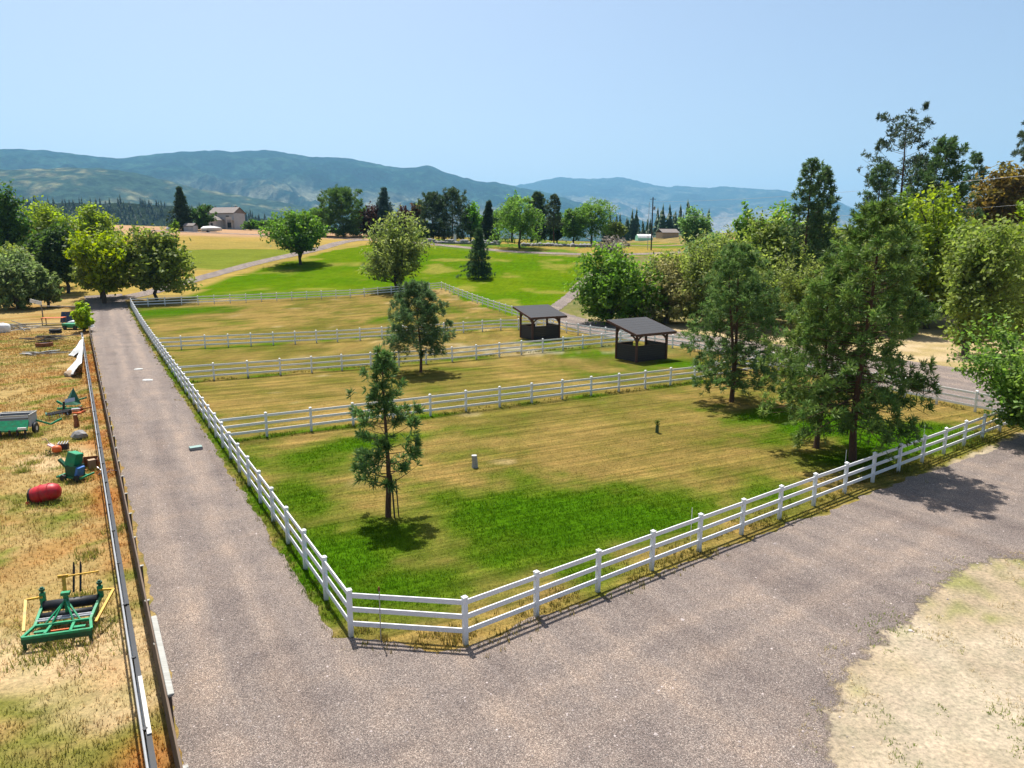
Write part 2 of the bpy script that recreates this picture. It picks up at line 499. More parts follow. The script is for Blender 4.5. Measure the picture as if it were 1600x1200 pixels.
m, nt, b, out = new_mat('ground_cover')
a = N(nt, 'ShaderNodeVertexColor', layer_name='Col')
v = coords(nt)
n1 = N(nt, 'ShaderNodeTexNoise', scale=9.0, detail=9.0, rough=0.75); nt.links.new(v, n1.inputs['Vector'])
n2 = N(nt, 'ShaderNodeTexNoise', scale=1.7, detail=6.0, rough=0.7); nt.links.new(v, n2.inputs['Vector'])
c1 = mixc(nt, a.outputs[0], ramp(nt, n1.outputs[0], [(0.28, (.42, .45, .40)), (0.5, (.98, .98, .98)), (0.74, (1.55, 1.5, 1.4))]), 1.0, 'MULTIPLY')
c2 = mixc(nt, c1, ramp(nt, n2.outputs[0], [(0.3, (.8, .84, .78)), (0.7, (1.18, 1.14, 1.1))]), 1.0, 'MULTIPLY')
vs_ = turned(nt, -R(27.5), (.06, 4.2, 1))        # mowing swaths, only where the grass is mown
n3 = N(nt, 'ShaderNodeTexNoise', scale=1.0, detail=5.0, rough=0.7); nt.links.new(vs_, n3.inputs['Vector'])
c2 = mixc(nt, c2, mixc(nt, c2, ramp(nt, n3.outputs[0], [(0.34, (.58, .64, .52)), (0.5, (1, 1, 1)), (0.66, (1.42, 1.34, 1.25))]), 1.0, 'MULTIPLY'), a.outputs['Alpha'])
nt.links.new(c2, b.inputs['Base Color'])
b.inputs['Roughness'].default_value = 0.95; b.inputs['Specular IOR Level'].default_value = 0.0
bump(nt, b, n1.outputs[0], 0.55, 0.05)
M['ground'] = m
GC = ground_col(GX, GY).reshape(-1, 3)
ground = np_obj('ground', np.stack([GX.ravel(), GY.ravel(), GZ.ravel()], 1), Fq, M['ground'], None, np.concatenate([GC, ground_col.pad.reshape(-1, 1)], 1), True)
tag(ground, 'dry and green grass ground', None, None, 'structure')

# ------------------------------------------------------------------ gravel roads
m, nt, b, out = new_mat('crushed_gravel')
v = coords(nt)
vo = N(nt, 'ShaderNodeTexVoronoi', scale=58.0); nt.links.new(v, vo.inputs['Vector'])
sx = N(nt, 'ShaderNodeSeparateColor'); nt.links.new(vo.outputs['Color'], sx.inputs[0])
stones = ramp(nt, sx.outputs[0], [(0.0, (.062, .056, .054)), (0.25, (.118, .104, .098)), (0.5, (.163, .137, .124)), (0.75, (.20, .168, .154)), (1.0, (.37, .335, .305))])
lo = N(nt, 'ShaderNodeTexNoise', scale=0.55, detail=7.0, rough=0.65); nt.links.new(v, lo.inputs['Vector'])
c1 = mixc(nt, stones, ramp(nt, lo.outputs[0], [(0.28, (.74, .74, .77)), (0.5, (1, 1, 1)), (0.74, (1.2, 1.14, 1.06))]), 1.0, 'MULTIPLY')
vt = turned(nt, -R(29.5), (.75, .04, 1))
tr = N(nt, 'ShaderNodeTexNoise', scale=1.0, detail=4.0, rough=0.55); nt.links.new(vt, tr.inputs['Vector'])
c2 = mixc(nt, c1, ramp(nt, tr.outputs[0], [(0.32, (.80, .78, .78)), (0.5, (1, 1, 1)), (0.68, (1.2, 1.16, 1.1))]), 1.0, 'MULTIPLY')
# packed wheel tracks: two pale bands down the drive and along the front road
wob = N(nt, 'ShaderNodeTexNoise', scale=0.25, detail=4.0, rough=0.5); nt.links.new(v, wob.inputs['Vector'])
def band(angle, centre, drift):
    sv = N(nt, 'ShaderNodeSeparateXYZ'); nt.links.new(turned(nt, angle, (1, 1, 1)), sv.inputs[0])
    m1 = N(nt, 'ShaderNodeMath', operation='MULTIPLY_ADD'); nt.links.new(sv.outputs[1], m1.inputs[0]); m1.inputs[1].default_value = drift; nt.links.new(sv.outputs[0], m1.inputs[2])
    m2 = N(nt, 'ShaderNodeMath', operation='MULTIPLY_ADD'); nt.links.new(wob.outputs[0], m2.inputs[0]); m2.inputs[1].default_value = 1.3; nt.links.new(m1.outputs[0], m2.inputs[2])
    m3 = N(nt, 'ShaderNodeMath', operation='SUBTRACT'); nt.links.new(m2.outputs[0], m3.inputs[0]); m3.inputs[1].default_value = centre + .65
    m4 = N(nt, 'ShaderNodeMath', operation='ABSOLUTE'); nt.links.new(m3.outputs[0], m4.inputs[0])
    m5 = N(nt, 'ShaderNodeMath', operation='SUBTRACT'); nt.links.new(m4.outputs[0], m5.inputs[0]); m5.inputs[1].default_value = .85
    m6 = N(nt, 'ShaderNodeMath', operation='ABSOLUTE'); nt.links.new(m5.outputs[0], m6.inputs[0])
    return ramp(nt, m6.outputs[0], [(0.08, (1.2, 1.17, 1.12)), (0.5, (.97, .97, .97)), (0.8, (1, 1, 1))])
c2 = mixc(nt, c2, band(-R(29.5), 2.25, .0145), .85, 'MULTIPLY')
c2 = mixc(nt, c2, band(R(53.1), -14.54 + 3.6, 0.0), .75, 'MULTIPLY')
hi = N(nt, 'ShaderNodeTexNoise', scale=60.0, detail=3.0, rough=0.7); nt.links.new(v, hi.inputs['Vector'])
c3 = mixc(nt, c2, ramp(nt, hi.outputs[0], [(0.3, .8), (0.7, 1.2)]), 1.0, 'MULTIPLY')
ea = N(nt, 'ShaderNodeVertexColor', layer_name='Edge')
en = N(nt, 'ShaderNodeTexNoise', scale=1.6, detail=9.0, rough=0.75); nt.links.new(v, en.inputs['Vector'])
es = N(nt, 'ShaderNodeSeparateColor'); nt.links.new(ea.outputs[0], es.inputs[0])
em = N(nt, 'ShaderNodeMath', operation='MULTIPLY_ADD'); nt.links.new(es.outputs[0], em.inputs[0]); em.inputs[1].default_value = .85; nt.links.new(en.outputs[0], em.inputs[2])
ek = N(nt, 'ShaderNodeMath', operation='MULTIPLY'); nt.links.new(ramp(nt, em.outputs[0], [(0.84, 0.0), (1.02, 1.0)]), ek.inputs[0]); nt.links.new(ramp(nt, es.outputs[0], [(0.0, 0.0), (0.25, 1.0)]), ek.inputs[1])
tb = N(nt, 'ShaderNodeBsdfTransparent'); mxs = N(nt, 'ShaderNodeMixShader'); nt.links.new(ek.outputs[0], mxs.inputs[0])   # gravel thins out to bare sand at the lot edge
nt.links.new(b.outputs[0], mxs.inputs[1]); nt.links.new(tb.outputs[0], mxs.inputs[2]); nt.links.new(mxs.outputs[0], out.inputs['Surface'])
c3 = mixc(nt, c3, (1.06, 1.0, .95), 1.0, 'MULTIPLY')
nt.links.new(c3, b.inputs['Base Color'])
b.inputs['Roughness'].default_value = 0.92; b.inputs['Specular IOR Level'].default_value = 0.2
bump(nt, b, vo.outputs['Distance'], 0.5, 0.03)
M['gravel'] = m

def resample(pts, step):
    pts = np.asarray(pts, float); d = np.r_[0, np.cumsum(np.hypot(*np.diff(pts, axis=0).T))]
    u = np.linspace(0, d[-1], max(2, int(d[-1] / step) + 1))
    return np.stack([np.interp(u, d, pts[:, 0]), np.interp(u, d, pts[:, 1])], 1)

def smooth_line(pts, n=3):
    p = np.asarray(pts, float)
    for _ in range(n):
        q = p[:-1] * .75 + p[1:] * .25; r_ = p[:-1] * .25 + p[1:] * .75
        p = np.concatenate([p[:1], np.stack([q, r_], 1).reshape(-1, 2), p[-1:]])
    return p

def ribbon(name, left, right, z, n=280, m_=9, rag=.22, seed=0, label=None):
    def eq(p):
        p = smooth_line(p, 2); d = np.r_[0, np.cumsum(np.hypot(*np.diff(p, axis=0).T))]; u = np.linspace(0, d[-1], n)
        return np.stack([np.interp(u, d, p[:, 0]), np.interp(u, d, p[:, 1])], 1)
    l, r_ = eq(left), eq(right)
    dirn = (r_ - l) / np.hypot(*(r_ - l).T)[:, None]
    l = l + dirn * ((fbm(l[:, 0] * 1.1, l[:, 1] * 1.1, 4, seed, .7) - .5) * 2.4 * rag)[:, None]
    r_ = r_ + dirn * ((fbm(r_[:, 0] * 1.1, r_[:, 1] * 1.1, 4, seed + 9, .7) - .5) * 2.4 * rag)[:, None]
    k = np.linspace(0, 1, m_)
    P = l[:, None] * (1 - k)[None, :, None] + r_[:, None] * k[None, :, None]
    Z = T(P[..., 0], P[..., 1]) + z
    i = (np.arange(n - 1)[:, None] * m_ + np.arange(m_ - 1)[None]).ravel()
    o = np_obj(name, np.concatenate([P.reshape(-1, 2), Z.reshape(-1, 1)], 1), np.stack([i, i + 1, i + m_ + 1, i + m_], 1), M['gravel'], None, None, True)
    return tag(o, label, None, None, 'structure')

tt = np.array([-24, 0, 30, 60, 90, 112, 122, 128])
ribbon('driveway', [ws(plank_s(t) + .12, t) for t in tt], [ws(-.42 - 2.31 * t / 109, t) for t in tt], .006, 700, 9, .2, 3, 'long gravel driveway beside the paddocks')
def offs(center, hw):
    c = smooth_line(center, 2); d = np.gradient(c, axis=0); d /= np.hypot(*d.T)[:, None]; nrm = np.stack([d[:, 1], -d[:, 0]], 1)
    return c - nrm * hw, c + nrm * hw
hill = [(-67.5, 119), (-66, 128), (-65.5, 143), (-63.6, 156.7), (-61, 169.6), (-57.5, 178), (-52, 192.2), (-50, 210), (-46.5, 220), (-36, 221), (-21, 207.5), (-10.7, 200), (0, 192.5), (10.2, 189.4), (21.8, 187.5), (36, 190), (60, 205)]
l, r_ = offs(hill, 2.1); ribbon('hill_road', l, r_, .05, 260, 7, .3, 5, 'gravel road climbing the hill past the lawn')
l, r_ = offs([(-46, 221), (-58, 227), (-80, 231), (-120, 236)], 1.6); ribbon('field_track', l, r_, .06, 90, 5, .4, 15, 'pale track along the top of the dry field')
l, r_ = offs([(25, 240), (45, 236), (90, 232), (150, 236)], 3.2); ribbon('upper_road', l, r_, .07, 90, 5, .2, 25, 'grey road crossing behind the thicket')
ribbon('back_road', [(4.5, 108), (6.0, 97), (7.9, 87), (11, 82.5), (19.8, 71.8), (29.9, 47.3), (33, 41.5), (36, 36)], [(6.4, 110), (9.0, 101), (13.0, 94), (20.5, 86), (28.5, 75.5), (37.2, 64), (41.5, 56), (46, 46)], .008, 300, 9, .35, 7, 'wide gravel road behind the shelters')
l, r_ = offs([(5.6, 106), (8.2, 116), (11.0, 127), (13.0, 138), (18, 156)], 1.15); ribbon('hill_path', l, r_, .05, 90, 5, .3, 11, 'dark gravel path up the lawn edge')

poly = [(-5.4, 18.6), (-4.72, 17.42), (-1.2, 17.02)]
for k in range(1, 20):
    q = PB + FD * (k * 2.44) + FN * (.08 + min(1.0, .08 * k)); poly.append(tuple(q))
poly += [(46, 46), (60, 40), (60, 26), (30, 21.5), (19.6, 21.2), (18, 21.6), (16.8, 21.85), (15.5, 21.3), (14.2, 20.2), (12.9, 19.1), (11.8, 18.0), (10.5, 17.0), (9.3, 15.9), (8.1, 14.4), (7.3, 12.8), (6.9, 10), (6, 3), (-1.8, 3), (-7.2, 14)]
pr = resample(poly + poly[:1], .16)[:-1]
pr = pr + ((np.stack([fbm(pr[:, 0] * 1.2, pr[:, 1] * 1.2, 3, 3, .5), fbm(pr[:, 0] * 1.2 + 50, pr[:, 1] * 1.2, 3, 4, .5)], 1)) - .5) * .75
from mathutils.geometry import delaunay_2d_cdt
inner = [(x, y) for x in np.arange(-8, 50, .8) for y in np.arange(4, 46, .8)]
inner = np.array(inner); inner = inner[pip(inner[:, 0], inner[:, 1], [tuple(p) for p in pr])]
cd = delaunay_2d_cdt([Vector(p) for p in pr] + [Vector(q) for q in inner], [], [list(range(len(pr)))], 1, 1e-5)
me = bpy.data.meshes.new('gravel_road'); me.from_pydata([(q.x, q.y, .011) for q in cd[0]], [], [f if (cd[0][f[1]] - cd[0][f[0]]).cross(cd[0][f[2]] - cd[0][f[0]]) > 0 else f[::-1] for f in cd[2]])
me.update(); me.materials.append(M['gravel'])
ec = me.color_attributes.new('Edge', 'FLOAT_COLOR', 'POINT')
LOTE = np.array([(30, 21.5), (19.6, 21.2), (18, 21.6), (16.8, 21.85), (15.5, 21.3), (14.2, 20.2), (12.9, 19.1), (11.8, 18.0), (10.5, 17.0), (9.3, 15.9), (8.1, 14.4), (7.3, 12.8), (6.9, 10)])
vx = np.array([(q.x, q.y) for q in cd[0]]); LE = resample(LOTE, .2)
dl = np.sqrt(((vx[:, None] - LE[None]) ** 2).sum(2)).min(1)
ev = np.ones((len(vx), 4), np.float32); ev[:, 0] = ev[:, 1] = ev[:, 2] = np.clip(1.0 - dl / 1.4, 0, 1); ec.data.foreach_set('color', ev.ravel())

tag(link(bpy.data.objects.new('gravel_road', me)), 'broad gravel road in front of the white fence', None, None, 'structure')

# ------------------------------------------------------------------ mountains and far forest
C1 = [(-75, .07), (-60, .085), (-41.04, 0.0919), (-37.43, 0.0994), (-34.81, 0.1055), (-33.11, 0.107), (-31.34, 0.1055), (-29.89, 0.1035), (-28.19, 0.1015), (-27.0, 0.1056), (-25.58, 0.1099), (-23.93, 0.1137), (-22.66, 0.1163), (-20.95, 0.1162), (-19.18, 0.1183), (-18.06, 0.1198), (-16.94, 0.1174), (-15.57, 0.1142), (-13.71, 0.1135), (-12.29, 0.1126), (-11.11, 0.1081), (-10.15, 0.106), (-8.94, 0.1022), (-7.96, 0.1033), (-7.36, 0.1043), (-6.57, 0.1061), (-5.98, 0.1029), (-5.0, 0.0956), (-3.01, 0.0874), (-2.01, 0.0832), (-1.26, 0.0841), (0.0, 0.0795), (3.02, 0.0690), (7.04, 0.0480), (12.49, 0.022), (20, -.01), (75, -.02)]
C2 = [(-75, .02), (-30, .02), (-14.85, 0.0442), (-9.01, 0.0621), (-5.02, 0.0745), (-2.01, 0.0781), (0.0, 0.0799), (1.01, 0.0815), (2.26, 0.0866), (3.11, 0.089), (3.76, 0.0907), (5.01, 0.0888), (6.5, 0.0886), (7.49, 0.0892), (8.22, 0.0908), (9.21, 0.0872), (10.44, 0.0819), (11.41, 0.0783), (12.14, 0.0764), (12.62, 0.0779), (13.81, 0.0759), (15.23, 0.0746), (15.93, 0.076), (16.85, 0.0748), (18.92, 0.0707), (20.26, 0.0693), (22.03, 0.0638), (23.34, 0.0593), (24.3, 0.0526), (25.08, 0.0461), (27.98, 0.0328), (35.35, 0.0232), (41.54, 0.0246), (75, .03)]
C3 = [(-75, .06), (-42.51, 0.0788), (-38.18, 0.0813), (-34.96, 0.0827), (-31.45, 0.0883), (-29.21, 0.0896), (-28.07, 0.0883), (-26.52, 0.0836), (-24.52, 0.0757), (-23.71, 0.0708), (-22.45, 0.0675), (-20.29, 0.0622), (-18.51, 0.0572), (-14.84, 0.0475), (-10.04, 0.0366), (-5.07, 0.0266), (0.0, 0.0198), (15, .008), (75, -.01)]
C4 = [(-75, .03), (-42.77, 0.0400), (-38.39, 0.0450), (-35.14, 0.0490), (-31.64, 0.0500), (-28.25, 0.0490), (-25.86, 0.0470), (-23.8, 0.0450), (-19.48, 0.0350), (-17.22, 0.0270), (-13.95, 0.020), (-5.08, 0.010), (10, .004), (30, -.005), (75, -.02)]

m, nt, b, out = new_mat('mountain_forest')
a = N(nt, 'ShaderNodeVertexColor', layer_name='Col')
v = coords(nt)
n1 = N(nt, 'ShaderNodeTexNoise', scale=0.02, detail=9.0, rough=0.7); nt.links.new(v, n1.inputs['Vector'])
c1 = mixc(nt, a.outputs[0], ramp(nt, n1.outputs[0], [(0.3, .3), (0.5, 1.0), (0.72, 2.1)]), 1.0, 'MULTIPLY')
nt.links.new(c1, b.inputs['Base Color']); b.inputs['Roughness'].default_value = 1.0; b.inputs['Specular IOR Level'].default_value = 0.0
bump(nt, b, n1.outputs[0], 1.0, 25.0)
M['mountain'] = m

def mt_height(C, D0, D1, az, r_, seed, rough):
    """height of a ridge at azimuth az (deg) and range r_: foot at D0, crest at D1, then a back slope"""
    e = np.interp(az, *zip(*C)); zc = 10.54 + e * D1
    t = np.clip((r_ - D0) / (D1 - D0), 0, 1)
    x = r_ * np.sin(np.radians(az)); y = r_ * np.cos(np.radians(az))
    k = (D1 - D0) * .28
    rg = 1 - np.abs(2 * fbm(x / k, y / k, 5, seed, .55) - 1)
    # height angle rises to the crest, so the crest line itself is the skyline
    ang = (10.54 * 0 + zc + 150) * (t ** 1.25)
    h = -150 + ang + (rg - .62) * rough * (zc + 150) * np.clip(4 * t * (1 - t), 0, 1)
    h = h + (fbm(x / 70, y / 70, 3, seed + 5) - .5) * 26 * np.clip(t * 4, 0, 1) * (D1 / 9000 + .25)
    back = np.clip((r_ - D1) / (D1 * .25), 0, 1)
    return h - back * (zc + 150) * .8

def mountain(name, C, D0, D1, seed, rough, base, light, low, label, na=480, nr=70):
    az = np.linspace(-62, 62, na); rr = np.r_[np.linspace(D0, D1, nr), D1 * 1.08, D1 * 1.25]
    AZ, RR = np.meshgrid(az, rr)
    H = mt_height(C, D0, D1, AZ, RR, seed, rough)
    X = RR * np.sin(np.radians(AZ)); Y = RR * np.cos(np.radians(AZ))
    e = np.maximum(10.54 + np.interp(AZ, *zip(*C)) * D1, 1)
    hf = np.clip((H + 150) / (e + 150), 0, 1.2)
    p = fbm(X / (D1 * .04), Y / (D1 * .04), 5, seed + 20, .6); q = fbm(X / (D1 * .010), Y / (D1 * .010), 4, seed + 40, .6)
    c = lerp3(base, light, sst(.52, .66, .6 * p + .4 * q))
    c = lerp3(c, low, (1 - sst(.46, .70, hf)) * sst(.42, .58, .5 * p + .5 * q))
    n2 = len(rr)
    i = (np.arange(n2 - 1)[:, None] * na + np.arange(na - 1)[None]).ravel()
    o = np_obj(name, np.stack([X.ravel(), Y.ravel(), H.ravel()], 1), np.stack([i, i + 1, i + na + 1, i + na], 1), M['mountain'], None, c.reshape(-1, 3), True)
    return tag(o, label, None, None, 'structure')

mountain('mountain', C1, 4300, 8200, 3, .46, (.006, .028, .022), (.025, .065, .042), (.17, .17, .11), 'long blue forested mountain ridge on the skyline')  # ridge forest colours tinted bluish, painting in part of the distance haze
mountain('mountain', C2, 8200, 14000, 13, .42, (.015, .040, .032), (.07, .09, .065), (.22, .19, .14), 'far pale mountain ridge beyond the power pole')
mountain('foothill', C3, 2900, 5000, 23, .24, (.025, .048, .028), (.15, .145, .075), (.12, .13, .07), 'sunlit lower hill with clearings below the mountain', 420, 60)
mountain('foothill', C4, 800, 1500, 33, .12, (.02, .032, .018), (.03, .045, .022), (.03, .04, .02), 'dark wooded slope behind the grey house', 300, 40)

def tiny_conifers(X, Y, Z, Hh, Rr, seed):
    """jagged little conifers for woods far away: three stacked skirts each"""
    g = np.random.default_rng(seed); n = len(X); k = 6
    V = []; F = []; C = []
    base = 0
    for (z0, z1, rf) in ((.06, .52, 1.0), (.32, .78, .72), (.58, 1.0, .46)):
        a = g.uniform(0, 6.28, n)[:, None] + np.arange(k)[None] * 2 * np.pi / k
        rad = Rr[:, None] * rf * g.uniform(.65, 1.15, (n, k))
        ring = np.stack([X[:, None] + np.cos(a) * rad, Y[:, None] + np.sin(a) * rad, (Z + Hh * z0)[:, None] + g.uniform(-.04, .04, (n, k)) * Hh[:, None]], 2)
        tip = np.stack([X, Y, Z + Hh * z1], 1)[:, None]
        V.append(np.concatenate([ring, tip], 1).reshape(-1, 3))
        q = base + np.arange(n)[:, None] * (k + 1)
        j = np.arange(k)
        F.append(np.stack([q + j, q + (j + 1) % k, np.repeat(q + k, k, 1)], 2).reshape(-1, 3))
        base += n * (k + 1)
        tint = g.uniform(.7, 1.35, n)[:, None, None]
        C.append((np.array([.020, .042, .018]) * tint * np.ones((n, k + 1, 1))).reshape(-1, 3))
    return np.concatenate(V), np.concatenate(F), np.concatenate(C)

g = np.random.default_rng(5)
n = 5200
az = g.uniform(-44, 0, n); rr = g.uniform(880, 1500, n)
hz = mt_height(C4, 800, 1500, az, rr, 33, .12)
V, F, C = tiny_conifers(rr * np.sin(np.radians(az)), rr * np.cos(np.radians(az)), hz - 1, g.uniform(9, 19, n), g.uniform(2.0, 3.6, n), 6)
tag(np_obj('forest', V, F, M['needle'], None, C), 'dark conifer forest covering the slope behind the grey house', None, None, 'stuff')

# ------------------------------------------------------------------ white rail fences
def shared(mb, name, mat, bevel=0.0):
    o = mb.build(name, mat, None, False, bevel); me = o.data
    bpy.data.objects.remove(o)
    return me

POST = shared(MB().box((0, 0, .655), (.127, .127, 1.31 + .1)), 'post', M['vinyl_post'], .006)
CAP = shared(MB().box((0, 0, .012), (.15, .15, .024)).add([(-.07, -.07, .024), (.07, -.07, .024), (.07, .07, .024), (-.07, .07, .024), (0, 0, .075)],
             [(0, 1, 4), (1, 2, 4), (2, 3, 4), (3, 0, 4)]), 'cap', M['vinyl'])
RAIL = shared(MB().box((.5, 0, 0), (1, .040, .140)), 'rail', M['vinyl'], .003)

def white_fence(label, pts, bays=None, first=True, last=True, group='white rail fences'):
    """pts: corner points in plan; posts every 2.4 m on the terrain, three rails between posts"""
    g = np.random.default_rng(int(abs(pts[0][0]) * 100) + 3)
    plan = []
    for k in range(len(pts) - 1):
        p, q = np.array(pts[k], float), np.array(pts[k + 1], float)
        n = bays[k] if bays else max(1, int(round(np.hypot(*(q - p)) / 2.42)))
        for i in range(n):
            plan.append(p + (q - p) * i / n)
    plan.append(np.array(pts[-1], float))
    root = empty('white_fence', (plan[0][0], plan[0][1], Tz(*plan[0])), 0, label, 'fence', group)
    o0 = Vector(root.location)
    P = [Vector((p[0], p[1], Tz(*p))) for p in plan]
    for i, p in enumerate(P):
        if (i == 0 and not first) or (i == len(P) - 1 and not last):
            continue
        d = P[min(i + 1, len(P) - 1)] - P[max(i - 1, 0)]
        po = bpy.data.objects.new('post', POST); link(po, root)
        po.location = p - o0
        po.rotation_euler = (g.normal(0, .006), g.normal(0, .006), math.atan2(d.y, d.x))
        ca = bpy.data.objects.new('cap', CAP); link(ca, po); ca.location = (0, 0, 1.361)
    for i in range(len(P) - 1):
        d = P[i + 1] - P[i]; L = d.length
        for h in (1.215, .80, .375):
            ra = bpy.data.objects.new('rail', RAIL); link(ra, root)
            ra.location = P[i] - o0 + d / L * .045 + Vector((0, 0, h + g.normal(0, .006)))
            ra.rotation_euler = (0, -math.asin(d.z / L) + g.normal(0, .002), math.atan2(d.y, d.x))
            ra.scale = (L - .09, 1, 1)
    return root

LF = (-60.09, 111.34)
def on_left(t):           # point of the long side fence at distance t
    return tuple(PA + (np.array(LF) - PA) * t / 108.7)
RB = [(-13.24, 133.34), (0.0, 102.09), (6.55, 84.37), (9.04, 81.0), (18.2, 70.8), (28.6, 46.3), (30.95, 41.85)]
front_end = tuple(PB + FD * 2.44 * 17)
white_fence('long white three-rail fence running beside the gravel driveway', [tuple(PA), LF], [46])
white_fence('short white fence panel closing the cut corner, metal stake beside it', [tuple(PA), tuple(PB)], [1], False, False)
white_fence('white three-rail fence along the broad gravel road in front', [tuple(PB), front_end], [17])
white_fence('nearest white cross fence between the young pine and the shelters', [on_left(22.4), (14.25, 53.98), (22.6, 60.2)], [14, 4], False)
white_fence('middle white cross fence passing in front of the farther shelter', [on_left(42.0), (-5.49, 63.9), (11.6, 75.2), (13.6, 76.2)], [9, 8, 1], False)
white_fence('farthest white cross fence ending behind the farther shelter', [on_left(61.8), (-19.3, 77.3), (-1.39, 87.24), (5.2, 88.3)], [8, 8, 3], False)
white_fence('white fence along the foot of the hill at the back of the paddocks', [LF, (-28.08, 122.9), (-13.24, 133.34)], [14, 7], False, False)
white_fence('white fence coming down from the lawn to the farther shelter', RB[:3], [14, 8])
white_fence('white fence beside the wide road behind both shelters', RB[2:], [2, 6, 11, 2], False)

# thin stakes by the fences
def stake(label, x, y, h, r_, mat, tip=None, group=None):
    o = empty('stake', (x, y, Tz(x, y)), 0, label, 'stake', group)
    MB().tube([(0, 0, -.05), (.004, .01, h)], r_, 6).build('rod', mat, o)
    if tip:
        MB().lathe([(0, h - .02), (.028, h - .02), (.03, h + .06), (.018, h + .1), (0, h + .1)], 8).build('tip', tip, o)
stake('thin grey metal stake standing against the corner fence panel', -3.55, 17.36, 1.5, .014, M['steel'], M['rust'])
stake('thin white rod behind the front fence beside its fifth post', 6.42, 23.75, 1.35, .011, M['white'])
stake('pale rod inside the front fence near the big pine trunk', 15.3, 31.0, 1.35, .013, M['white'])
stake('white rod near the far end of the front fence', 21.6, 35.7, 1.3, .012, M['white'])

# ------------------------------------------------------------------ open-sided animal shelters
def shelter(label, corner, ang, w, d, zf, zb):
    """corner: nearest corner post; ang: direction of the low front edge; w along it, d back to the high side"""
    root = empty('animal_shelter', (corner[0], corner[1], Tz(*corner)), ang, label, 'shelter', 'timber animal shelters')
    pos = [(0, 0), (w, 0), (w, d), (0, d)]
    top = lambda y: zf + (zb - zf) * y / d
    for x, y in pos:
        h = top(y)
        p = MB().box((x, y, h / 2 - .05), (.19, .19, h)).build('post', M['brown_wood'], root, False, .01)
    # half-height boarded walls on all sides but the far long one is left open at one end
    for (x0, y0, x1, y1) in ((.1, 0, w - .1, 0), (0, .1, 0, d - .1), (w, .1, w, d - .1), (.1, d, w * .55, d)):
        wl_ = empty_part('half_wall', root)
        L = math.hypot(x1 - x0, y1 - y0); a = math.atan2(y1 - y0, x1 - x0)
        rot = Matrix.Rotation(a, 3, 'Z')
        for k in range(7):
            zz = .14 + k * .205
            MB().box(((x0 + x1) / 2, (y0 + y1) / 2, zz), (L, .045 - .006 * (k % 2), .196), rot).build('board', M['dark_wood'], wl_)
        MB().box(((x0 + x1) / 2, (y0 + y1) / 2, .14 + 6 * .205 + .125), (L, .09, .04), rot).build('top_board', M['brown_wood'], wl_)
    # beams along front and back, rafters, curved knee braces
    for y in (0, d):
        MB().box((w / 2, y, top(y) - .02), (w + .7, .15, .24)).build('beam', M['brown_wood'], root, False, .008)
    for x in (0, w):
        MB().bar((x, -.35, top(-.35) - .04), (x, d + .45, top(d + .45) - .04), .13, .2).build('side_beam', M['brown_wood'], root)
    for x, y in pos:
        h = top(y) - .12
        for dx, dy in (((1 if x == 0 else -1), 0), (0, (1 if y == 0 else -1))):
            c = [(x + dx * .95 * math.sin(u), y + dy * .95 * math.sin(u), h - .95 + .95 * (1 - math.cos(u)) - .0) for u in np.linspace(.08, 1.5, 6)]
            c = [(p[0], p[1], h - .95 * math.cos(u)) for p, u in zip(c, np.linspace(.08, 1.5, 6))]
            c = [(x + dx * .9 * (1 - math.cos(u)), y + dy * .9 * (1 - math.cos(u)), h - 1.0 + .95 * math.sin(u)) for u in np.linspace(.05, 1.5, 6)]
            mb = MB()
            for p, q in zip(c[:-1], c[1:]): mb.bar(p, q, .1, .13)
            mb.build('knee_brace', M['brown_wood'], root)
    for k in range(6):
        x = -.4 + (w + .8) * k / 5
        MB().bar((x, -.5, top(-.5) + .11), (x, d + .6, top(d + .6) + .11), .05, .14).build('rafter', M['brown_wood'], root)
    roof = empty_part('roof', root)
    o0, o1 = -.6, d + .7
    nr = 7
    for k in range(nr):                                   # overlapping roofing strips
        y0 = o0 + (o1 - o0) * k / nr; y1 = o0 + (o1 - o0) * (k + 1) / nr + .04
        MB().bar((w / 2, y0, top(y0) + .209), (w / 2, y1, top(y1) + .203), w + 1.2, .03).build('roof_strip', M['roofing'], roof)
    MB().box((w / 2, o0 - .03, top(o0) + .1), (w + 1.26, .04, .24)).build('fascia', M['brown_wood'], roof)
    MB().box((w / 2, o1 + .05, top(o1) + .1), (w + 1.26, .04, .24)).build('fascia', M['brown_wood'], roof)
    for x in (-.62, w + .62):
        MB().bar((x, o0, top(o0) + .1), (x, o1, top(o1) + .1), .04, .22).build('barge_board', M['brown_wood'], roof)
    return root

def empty_part(name, parent):
    o = bpy.data.objects.new(name, None); o.empty_display_size = .1
    return link(o, parent)

shelter('nearer dark timber animal shelter with sloping roof in the middle paddock', (11.35, 63.5), R(33), 3.75, 2.75, 2.6, 3.25)
shelter('farther dark timber animal shelter with sloping roof by the lawn path', (2.3, 78.6), R(30), 3.6, 2.6, 2.55, 3.2)

